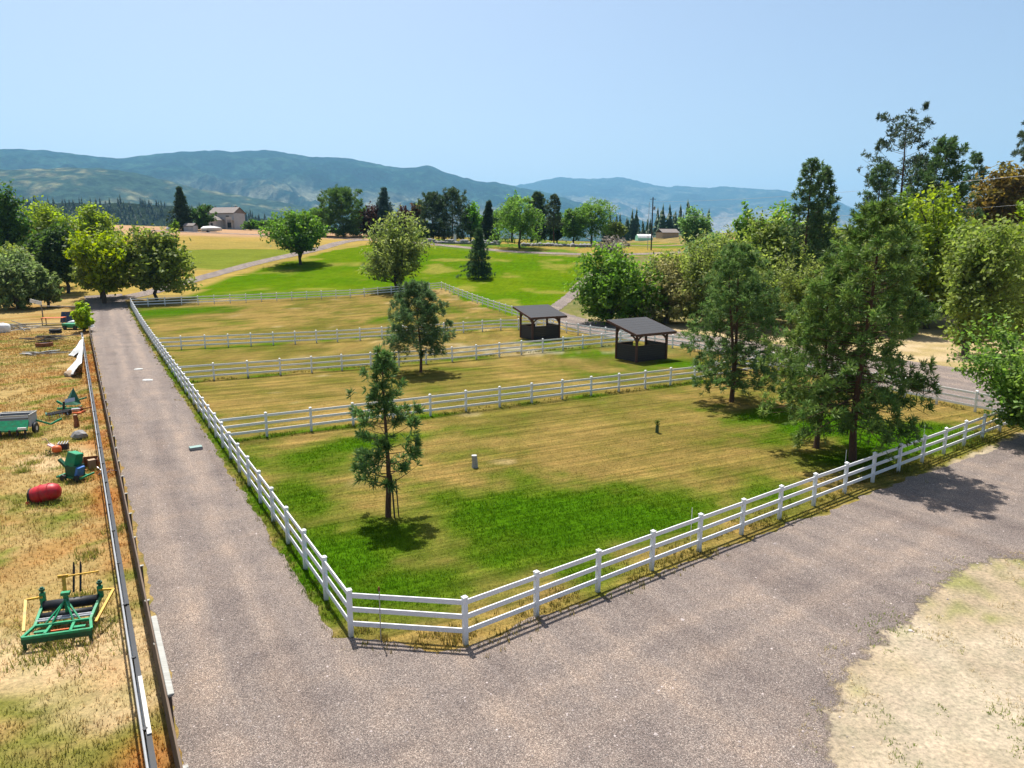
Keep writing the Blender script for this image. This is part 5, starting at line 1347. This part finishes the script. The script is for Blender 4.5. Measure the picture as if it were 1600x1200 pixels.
TREES = [
    ('pineA', -4.9, 26.3, 6.5, 1.16, 'spindly young pine with gaps in its crown in the nearest paddock'),
    ('pineB', -7.7, 58.5, 7.2, 2.48, 'round compact pine on a bare reddish trunk between two paddock fences'),
    ('pineC', 15.0, 47.0, 10.2, 2.89, 'bushy pine with brown trunk in front of the second shelter'),
    ('pineD', 16.1, 35.9, 8.7, 2.44, 'slim-trunked pine growing close beside the largest paddock pine'),
    ('pineE', 17.0, 33.7, 12.3, 3.03, 'largest dark pine with thick trunk just inside the front white fence'),
    ('olive', -21.4, 133.3, 13.4, 6.5, 'feathery olive green tree standing at the back paddock fence'),
    ('green', -49.7, 167.9, 12.3, 7.08, 'round two-stemmed green tree on the lawn beside the hill drive'),
    ('spruceY', -6.9, 147.8, 10.0, 3.19, 'small conical evergreen alone on the bright green lawn'),
    ('yellow', -66.8, 115.8, 11.3, 5.98, 'yellow-green tree on a forked trunk at the end of the gravel drive'),
    ('olive2', -59.5, 118.8, 12.0, 5.38, 'olive green tree behind the far corner of the white fence'),
    ('bush', -52.2, 85.5, 4.0, 1.33, 'small lime green young tree growing through the yard fence'),
    ('greyg', -77.0, 109.9, 9.7, 4.59, 'grey-green shrubby tree at the edge of the yard'),
    ('greyg2', -73.1, 111.3, 6.5, 2.22, 'slight grey-green sapling between the yard scrub and the forked tree'),
    ('dark', -80.2, 128.0, 12.8, 4.63, 'dark shaded tree behind the grey-green yard scrub'),
    ('dark2', -105.0, 150.0, 19.2, 4.86, 'dark green tree at the photo edge behind the yard'),
    ('yellow2', -105.5, 165.0, 16.5, 7.7, 'broad yellow-green tree behind the dark yard tree'),
    ('yellow2', -99.4, 172.0, 13.4, 6.16, 'yellow-green tree behind the forked drive tree'),
    ('olive2', -84.9, 122.0, 10.1, 3.75, 'low olive tree at the back of the yard'),
    ('spruceD', -110.5, 242.0, 13.9, 3.87, 'tall dark spruce beside the small grey shed'),
    ('darkg', -105.2, 246.0, 8.9, 3.5, 'dark green tree touching the grey house'),
    ('sap', -97.6, 209.2, 5.3, 1.3, 'thin young tree at the edge of the dry field'),
    ('gsh', -94.8, 262.0, 3.9, 3.49, 'low green shrub next to the grey house'),
    ('gsh', -88.8, 262.0, 4.5, 4.19, 'green shrub between the house shrubs and the lawn tree'),
    ('darkg', -89.3, 275.0, 5.5, 2.2, 'small dark tree above the lawn tree'),
    ('green', -62.2, 238.0, 10.3, 4.66, 'bright green tree at the outer end of the hilltop tree row'),
    ('pineG', -54.8, 234.0, 14.3, 6.66, 'broad full green pine in the hilltop tree row'),
    ('maroon', -46.4, 236.0, 10.8, 3.78, 'maroon tree beside the blue spruce'),
    ('spruceB', -41.5, 238.0, 15.8, 4.45, 'blue spruce rising above the maroon trees'),
    ('maroon', -35.4, 238.0, 11.9, 3.18, 'maroon tree on the far side of the blue spruce'),
    ('maroon2', -32.1, 240.0, 12.1, 2.78, 'reddish brown tree next to the pair of dark pines'),
    ('yellow2', -31.9, 252.0, 12.9, 2.69, 'yellow-green tree peeping out behind the reddish brown tree'),
    ('pineK', -24.8, 226.0, 14.2, 4.23, 'first of the pair of dark pines behind the rock wall'),
    ('pineK', -18.8, 226.0, 15.2, 5.03, 'taller of the pair of dark pines behind the rock wall'),
    ('lime', -13.3, 230.0, 11.9, 3.48, 'light green tree between dark pines and dark spruce'),
    ('spruceD', -7.5, 230.0, 12.5, 3.07, 'narrow dark spruce beside the white gate pillar'),
    ('lime', 0.0, 232.0, 16.5, 3.51, 'tall bright green tree behind the round willow'),
    ('willow', 2.2, 202.0, 13.3, 6.49, 'round weeping green tree on the grass above the hill drive'),
    ('pineK', 8.0, 226.0, 15.3, 3.22, 'dark pine between the round weeping tree and the leafy pair'),
    ('pineT', 12.7, 218.0, 14.5, 2.33, 'thin bare-stemmed pine in front of the leafy pair'),
    ('willow2', 19.1, 222.0, 11.7, 4.36, 'smaller of the leafy green pair by the rocks'),
    ('willow', 25.0, 226.0, 14.4, 6.85, 'larger of the leafy green pair by the rocks'),
    ('grey', 25.1, 184.0, 5.6, 3.62, 'bare grey dead shrub above the green thicket'),
    ('gsh2', 12.9, 93.4, 10.2, 4.42, 'bright green bushy tree at the end of the thicket beside the path'),
    ('dry', 20.6, 94.0, 10.0, 3.94, 'olive tree with dry pinkish twigs behind the second shelter'),
    ('lightg', 48.1, 190.0, 11.4, 4.42, 'pale green tree far behind the thicket'),
    ('olive', 25.5, 92.0, 12.8, 4.36, 'spreading olive tree above the paddock pine'),
    ('olive3', 34.0, 96.0, 15.6, 5.07, 'tall rounded olive tree in the middle of the thicket'),
    ('gsh2', 40.8, 125.0, 15.4, 2.49, 'vivid green tree top behind the rounded olive tree'),
    ('pine2', 37.1, 92.0, 20.5, 2.18, 'twin-topped dark pine above the olive thicket'),
    ('pine2', 40.1, 94.0, 19.8, 1.88, 'second top pine leaning close to the twin-topped pine'),
    ('olive', 33.2, 80.0, 10.7, 2.93, 'olive shrub tree below the twin-topped pine'),
    ('pine2', 50.1, 100.0, 20.6, 2.73, 'ragged pine in front of the tallest open pine'),
    ('ponder', 59.4, 112.0, 27.5, 4.67, 'tallest pine with open see-through crown on the skyline'),
    ('pine3', 61.1, 104.0, 23.9, 4.34, 'dense dark pine beside the tallest open pine'),
    ('pine2', 80.7, 128.0, 21.4, 2.53, 'narrow pine between the dense pine and the brownish tree'),
    ('lime2', 50.6, 94.0, 18.0, 2.23, 'lime green tree below the tallest open pine'),
    ('brown', 81.0, 120.0, 21.8, 5.41, 'brownish olive round tree under the overhead wires'),
    ('ponder', 89.4, 126.0, 27.5, 3.4, 'open pine cut off by the photo edge'),
    ('olive3', 43.9, 67.4, 14.5, 5.08, 'big olive green tree standing on the dirt bank by the back road'),
    ('yellow3', 56.0, 78.0, 16.3, 2.14, 'yellow-green tree at the photo edge beside the big olive tree'),
    ('olive2', 45.0, 84.0, 13.2, 3.07, 'olive tree behind the largest paddock pine'),
    ('gsh2', 41.1, 86.0, 11.2, 2.83, 'green scrub tree behind the slim-trunked pine'),
    ('fore', 28.5, 37.0, 6.4, 3.4, 'near leafy tree reaching over the fence corner from the photo edge'),
    ('gsh2', 17.5, 96.5, 8.0, 4.2, 'green undergrowth tree between the bright bushy tree and the dry twigged one'),
    ('olive3', 29.5, 88.0, 9.0, 4.2, 'low olive tree at the road edge behind the paddock pine'),
    ('dry', 36.5, 84.0, 8.5, 3.6, 'dry twigged tree behind the slim pine'),
    ('olive', 47.5, 92.0, 14.0, 4.5, 'tall olive tree between the twin-topped pine and the lime tree'),
    ('gsh2', 55.0, 96.0, 15.0, 4.2, 'green tree below the dense dark pine'),
    ('yellow2', 52.0, 88.0, 16.5, 4.0, 'yellow-olive tree at the shoulder of the big olive tree'),
    ('olive2', 68.0, 108.0, 15.0, 5.5, 'shaded olive tree below the brownish tree'),
    ('pine2', 66.0, 118.0, 22.0, 3.2, 'shorter pine tucked behind the dense dark pine'),
    ('olive2', -70.5, 121.5, 8.5, 4.2, 'low olive tree just behind the forked tree'),
    ('dark', -88.0, 135.0, 11.0, 5.0, 'dark low tree behind the yard scrub at the photo edge'),
    ('lightg', 41.5, 150.0, 9.0, 5.0, 'pale green tree low behind the thicket near the utility pole'),
    ('gsh2', 57.0, 165.0, 9.0, 6.0, 'green bushy tree on the bank behind the rounded olive tree'),
    ('olive3', 66.0, 150.0, 10.0, 6.0, 'distant olive tree between the twin-topped pine and the ragged pine'),
    ('olive2', 31.0, 135.0, 7.0, 4.5, 'olive shrub tree behind the dry twigged tree'),
    ('olive3', 30.0, 106.0, 13.0, 4.6, 'olive tree at the back of the thicket behind the spreading one'),
    ('gsh2', 38.5, 105.0, 14.5, 4.6, 'green tree at the back of the thicket close to the twin-topped pine'),
    ('yellow2', 23.0, 108.0, 9.5, 4.2, 'yellow-green shrub tree behind the bright bushy tree'),
    ('olive3', 46.0, 112.0, 14.0, 5.0, 'olive tree behind the twin-topped pine'),
    ('olive2', 57.0, 84.0, 12.0, 4.5, 'olive tree on the bank behind the big olive tree'),
    ('green', -50.0, 243.0, 9.5, 3.6, 'green tree between the broad full pine and the first maroon tree'),
    ('gsh', -28.5, 224.0, 4.4, 3.2, 'low green shrub at the foot of the reddish brown tree'),
    ('darkg', -12.0, 240.0, 10.5, 4.0, 'dark green tree behind the light green one in the hilltop row'),
    ('darkg', 14.5, 232.0, 9.5, 4.2, 'dark leafy tree between the thin pine and the leafy pair'),
    ('green', -4.5, 240.0, 11.0, 3.6, 'green tree filling the gap beside the narrow dark spruce'),
    ('olive2', 33.0, 228.0, 8.5, 4.0, 'olive tree past the end of the leafy pair'),
]
for i, (kind, x, y, h, r, label) in enumerate(TREES):
    if kind in PINES:
        pine_tree(kind, x, y, h, r, label, 100 + i, 'spruce_tree' if kind.startswith('spruce') else 'pine_tree')
    else:
        leafy_tree(kind, x, y, h, r, label, 100 + i, {'grey': 'dead_shrub', 'gsh': 'shrub'}.get(kind, 'tree'))

# far conifers standing singly beyond the thicket
g = np.random.default_rng(77)
CONS = []
for k in range(4):
    V, F, C = tiny_conifers(g.normal(0, .02, 7), np.zeros(7), np.linspace(0, .55, 7), np.linspace(.40, .45, 7), np.linspace(.26, .09, 7), 200 + k)
    CONS.append(np_mesh('crown', V, F, M['needle'], C * 2.2))
CTR = shared(MB().tube([(0, 0, -.02), (0, 0, .5)], [.018, .008], 6), 'trunk', M['bark'])
us = [944, 951, 956, 962, 967, 975, 979, 986, 992, 996, 1003, 1010, 1014, 1025, 1030, 1033, 1040, 1044, 1050, 1053, 1060, 1065, 1072, 1078, 1086, 1094, 1103]
for i, u in enumerate(us):
    Y = 395 + g.uniform(-25, 45); x = (u - 800) / 1100 * Y * .985; y = Y; h = g.uniform(9, 19) * (1.0 if i not in (9, 10, 11, 12) else .7)
    r0 = empty('conifer_tree', Z3(x, y), g.uniform(0, 6), 'slim dark conifer in the far wood behind the mint green tent', 'tree', 'conifers behind the mint green tent')
    c_ = link(bpy.data.objects.new('crown', CONS[i % 4]), r0); c_.scale = (h * .95, h * .95, h)
    t_ = link(bpy.data.objects.new('trunk', CTR), r0); t_.scale = (h, h, h)

# young planted shoot in the paddock
r0 = empty('sapling', Z3(8.3, 39.0), 0, 'tiny planted sapling in a guard in the nearest paddock', 'sapling')
MB().tube([(0, 0, 0), (0, 0, .42)], [.10, .09], 10).build('guard', plain('guard_green', (.05, .09, .035), .7), r0)
g = np.random.default_rng(1)
V, F, C = tufts(np.stack([g.normal(0, .04, 26), g.normal(0, .04, 26), g.uniform(.3, .62, 26)], 1), np.tile([0, 0, 1.6], (26, 1)), 3, np.full(26, .2), .02, np.tile([.1, .13, .03], (26, 1)), g)
link(bpy.data.objects.new('crown', np_mesh('crown', V, F, M['leaf'], C)), r0)
# two support stakes at the young pine
for k, (dx, dy) in enumerate(((.28, -.1), (.42, .05))):
    r0 = empty('support_stake', Z3(-4.9 + dx, 26.3 + dy), 0, 'brown support stake leaning against the spindly young pine', 'stake', 'stakes at the young pine')
    MB().tube([(0, 0, -.1), (-.08, 0, 1.75 - .2 * k)], .035 - .01 * k, 7).build('shaft', M['bark'], r0)
    MB().lathe([(0, 1.0), (.045, 1.0), (.045, 1.03), (0, 1.03)], 8, 'Z', (-.05, 0, 0)).build('tie', M['black'], r0)

# ------------------------------------------------------------------ grass, weeds, loose stones
def blades(name, x, y, hgt, wid, col, per, g, label, lean=.5):
    n = len(x); z = T(x, y)
    a = g.uniform(0, 6.283, (n, per)); ln = hgt[:, None] * g.uniform(.55, 1.2, (n, per)); le = g.uniform(.1, lean, (n, per)) * ln
    bx = x[:, None] + g.normal(0, .03, (n, per)) * (1 + hgt[:, None] * 4); by = y[:, None] + g.normal(0, .03, (n, per)) * (1 + hgt[:, None] * 4)
    w = wid[:, None] * g.uniform(.7, 1.3, (n, per)); b2 = a + g.uniform(1.2, 1.9, (n, per))
    p0 = np.stack([bx - np.cos(b2) * w, by - np.sin(b2) * w, np.repeat(z[:, None] - .01, per, 1)], 2)
    p1 = np.stack([bx + np.cos(b2) * w, by + np.sin(b2) * w, np.repeat(z[:, None] - .01, per, 1)], 2)
    p2 = np.stack([bx + np.cos(a) * le, by + np.sin(a) * le, z[:, None] + ln], 2)
    V = np.stack([p0, p1, p2], 2).reshape(-1, 3)
    c = np.repeat((col[:, None] * g.uniform(.75, 1.3, (n, per, 1))).reshape(-1, 3), 3, 0)
    return tag(np_obj(name, V, np.arange(n * per * 3).reshape(-1, 3), M['grass'], None, np.clip(c, 0, .9)), label, None, None, 'stuff')

def in_frame(x, y):
    """keep only ground the photograph could plausibly see from about here"""
    return (np.abs(x) < y * .80 + 6) & (y > 11)

g = np.random.default_rng(42)
# mown paddock turf
n = 320000
y = 16 + 34 * g.uniform(0, 1, n) ** 1.7; x = g.uniform(-28, 36, n)
s, t = st(x, y); df = (x - PB[0]) * FN[0] + (y - PB[1]) * FN[1]
ok = (g.uniform(30, 50, n) > y) & (s > -2.31 * t / 109 - .5) & (df < .55) & (y > 16.75) & in_frame(x, y) & (s < 45.5)
x, y = x[ok], y[ok]; c = ground_col(x, y); gr = c[:, 1] / (c[:, 0] + .02)
hh = (.022 + .05 * sst(.9, 1.6, gr)) * np.where(g.uniform(0, 1, len(x)) < .05, g.uniform(1.5, 3.2, len(x)), g.uniform(.7, 1.3, len(x)))
blades('paddock_grass', x, y, hh, .004 + .0003 * y, c * 1.3, 3, g, 'short mown grass of the paddocks', .9)
# longer grass along the foot of the fences
xs, ys = [], []
for p, q, dn, wd, o_ in ((PA, np.array(LF), 26, .32, -.12), (PA, PB, 90, .3, -.15), (PB, np.array(front_end), 60, .42, -.2), (np.array(on_left(22.4)), np.array([14.25, 53.98]), 26, .25, 0), (np.array(on_left(42)), np.array([11.6, 75.2]), 14, .25, 0),
                         (np.array([-24., 78.]), np.array([-1.4, 87.2]), 10, .25, 0), (np.array([18.2, 70.8]), np.array([30.95, 41.85]), 18, .25, 0)):
    L = np.hypot(*(q - p)); k = int(L * dn); u = g.uniform(0, 1, k); nn = np.array([(q - p)[1], -(q - p)[0]]) / L
    if (p == PA).all() and L > 50: nn = -nn
    w_ = g.normal(0, wd, k) + o_
    clump = fbm(u * L * .9, w_ * 2, 3, 5) > .42
    xs.append((p[0] + (q - p)[0] * u + nn[0] * w_)[clump]); ys.append((p[1] + (q - p)[1] * u + nn[1] * w_)[clump])
x, y = np.concatenate(xs), np.concatenate(ys); c = ground_col(x, y)
mixg = g.uniform(0, 1, (len(x), 1)); c = c * .6 + .4 * (np.array([.10, .15, .02]) * mixg + np.array([.36, .27, .09]) * (1 - mixg))
blades('fence_grass', x, y, g.uniform(.07, .2, len(x)), np.full(len(x), .010) + .0003 * y, c, 5, g, 'longer tufts of grass along the foot of the white fences', .6)
# rough yard grass
n = 170000
y = 11 + 75 * g.uniform(0, 1, n) ** 1.6; x = g.uniform(-70, -4, n)
s, t = st(x, y)
ok = (s < plank_s(t) - .05) & in_frame(x, y) & (fbm(x * .5, y * .5, 3, 15) > .28)
x, y = x[ok], y[ok]; c = ground_col(x, y)
hh = g.uniform(.05, .17, len(x)) * (.6 + .9 * fbm(x * .4, y * .4, 3, 19))
blades('yard_grass', x, y, hh, .006 + .0004 * y, c * 1.4, 3, g, 'rough dry grass and weeds of the yard', .8)
# leafy weeds in the yard and by the planks
k = 46; wx, wy = [], []
cx = np.r_[g.uniform(-30, -11, k), -9.6, -10.2, -16.8]; cy_ = np.r_[g.uniform(15, 45, k), 16.9, 18.6, 31.2]
for a_, b_ in zip(cx, cy_):
    s_, t_ = st(a_, b_)
    if s_ > plank_s(t_) - .25: continue
    m_ = 70; wx.append(a_ + g.normal(0, .22, m_)); wy.append(b_ + g.normal(0, .22, m_))
for a_, b_, rr_, m_ in ((-12.1, 17.1, 1.0, 260), (-12.4, 18.2, .9, 160), (-19.5, 27.9, .75, 200), (-20.0, 30.7, .7, 160), (-23.5, 34.9, .6, 110), (-27.8, 38.2, 1.2, 240), (-28.0, 42.3, .8, 130), (-28.8, 44.8, .8, 140), (-24.0, 37.7, .5, 70), (-20.1, 32.3, .5, 70)):
    wx.append(a_ + g.normal(0, rr_ * .75, m_)); wy.append(b_ + g.normal(0, rr_ * .6, m_))
x, y = np.concatenate(wx), np.concatenate(wy); mixg = g.uniform(0, 1, (len(x), 1))
blades('yard_weeds', x, y, g.uniform(.08, .3, len(x)), np.full(len(x), .016), np.array([.12, .17, .03]) * mixg + np.array([.32, .27, .08]) * (1 - mixg), 3, g, 'leafy green weeds scattered in the yard', 1.0)
# weeds and stubble on the dirt lot
n = 14000
x = g.uniform(3, 34, n); y = g.uniform(11, 24, n); w_ = fbm(x * 1.1, y * 1.1, 3, 29)
q = pip(x, y, [(17.3, 22.4), (14.8, 21.7), (11.1, 18.4), (8.6, 16.3), (6.6, 13.2), (6, 8), (40, 8), (40, 22)])
edge_ = pip(x, y, [(18, 23.1), (14.6, 22.4), (10.9, 19.2), (8.2, 17), (6.2, 13.6), (5.6, 9), (8, 9), (8.6, 14), (10.2, 16.6), (13.5, 19.6), (16.5, 21.3), (19, 21.5)])
ok = (q & (w_ > .60)) | (edge_ & (w_ > .52)); x, y = x[ok], y[ok]; mixg = sst(.46, .58, fbm(x * .7, y * .7, 3, 33))[:, None]
blades('lot_weeds', x, y, g.uniform(.03, .11, len(x)), np.full(len(x), .012), np.array([.19, .24, .05]) * mixg + np.array([.52, .42, .25]) * (1 - mixg), 4, g, 'sparse weeds and stubble on the dirt lot', 1.2)
# loose larger stones in the gravel
n = 5200
y = 11 + 40 * g.uniform(0, 1, n) ** 1.8; x = g.uniform(-30, 34, n)
s, t = st(x, y); df = (x - PB[0]) * FN[0] + (y - PB[1]) * FN[1]
ok = in_frame(x, y) & (((s > plank_s(t) + .2) & (s < -.7) & (t > -14)) | ((df > 1.2) & pip(x, y, [tuple(p) for p in pr[::12]])))
x, y = x[ok], y[ok]; n = len(x)
oc = np.array([(1, 0, 0), (0, 1, 0), (-1, 0, 0), (0, -1, 0), (0, 0, .7), (0, 0, -.3)], float); of = np.array([(0, 1, 4), (1, 2, 4), (2, 3, 4), (3, 0, 4)])
sz = g.uniform(.012, .036, n) * (1 + (g.uniform(0, 1, n) > .97) * 1.2)
V = np.stack([x, y, np.full(n, .013)], 1)[:, None] + oc[None] * sz[:, None, None] * g.uniform(.6, 1.4, (n, 6, 1))
F = (np.arange(n)[:, None, None] * 6 + of[None]).reshape(-1, 3)
c = np.repeat(np.array([.30, .255, .24])[None] * g.uniform(.45, 1.7, (n, 1)), 6, 0)
m, nt, b, out = new_mat('loose_stone'); a = N(nt, 'ShaderNodeVertexColor', layer_name='Col'); nt.links.new(a.outputs[0], b.inputs['Base Color']); b.inputs['Roughness'].default_value = .9
tag(np_obj('loose_gravel', V.reshape(-1, 3), F, m, None, c), 'loose stones lying on the gravel', None, None, 'stuff')

# ------------------------------------------------------------------ air
m = bpy.data.materials.new('haze'); m.use_nodes = True; nt = m.node_tree; nt.nodes.clear()
out = nt.nodes.new('ShaderNodeOutputMaterial'); pv = nt.nodes.new('ShaderNodeVolumePrincipled')
pv.inputs['Color'].default_value = (.31, .64, .99, 1)
pv.inputs['Density'].default_value = HAZE
pv.inputs['Density Attribute'].default_value = ''
pv.inputs['Anisotropy'].default_value = 0.2
nt.links.new(pv.outputs[0], out.inputs['Volume'])
hz_ = MB().box((0, 9000, 725), (39000, 20500, 1770)).build('haze', m)
tag(hz_, 'thin blue summer haze over the valley', None, None, 'stuff')
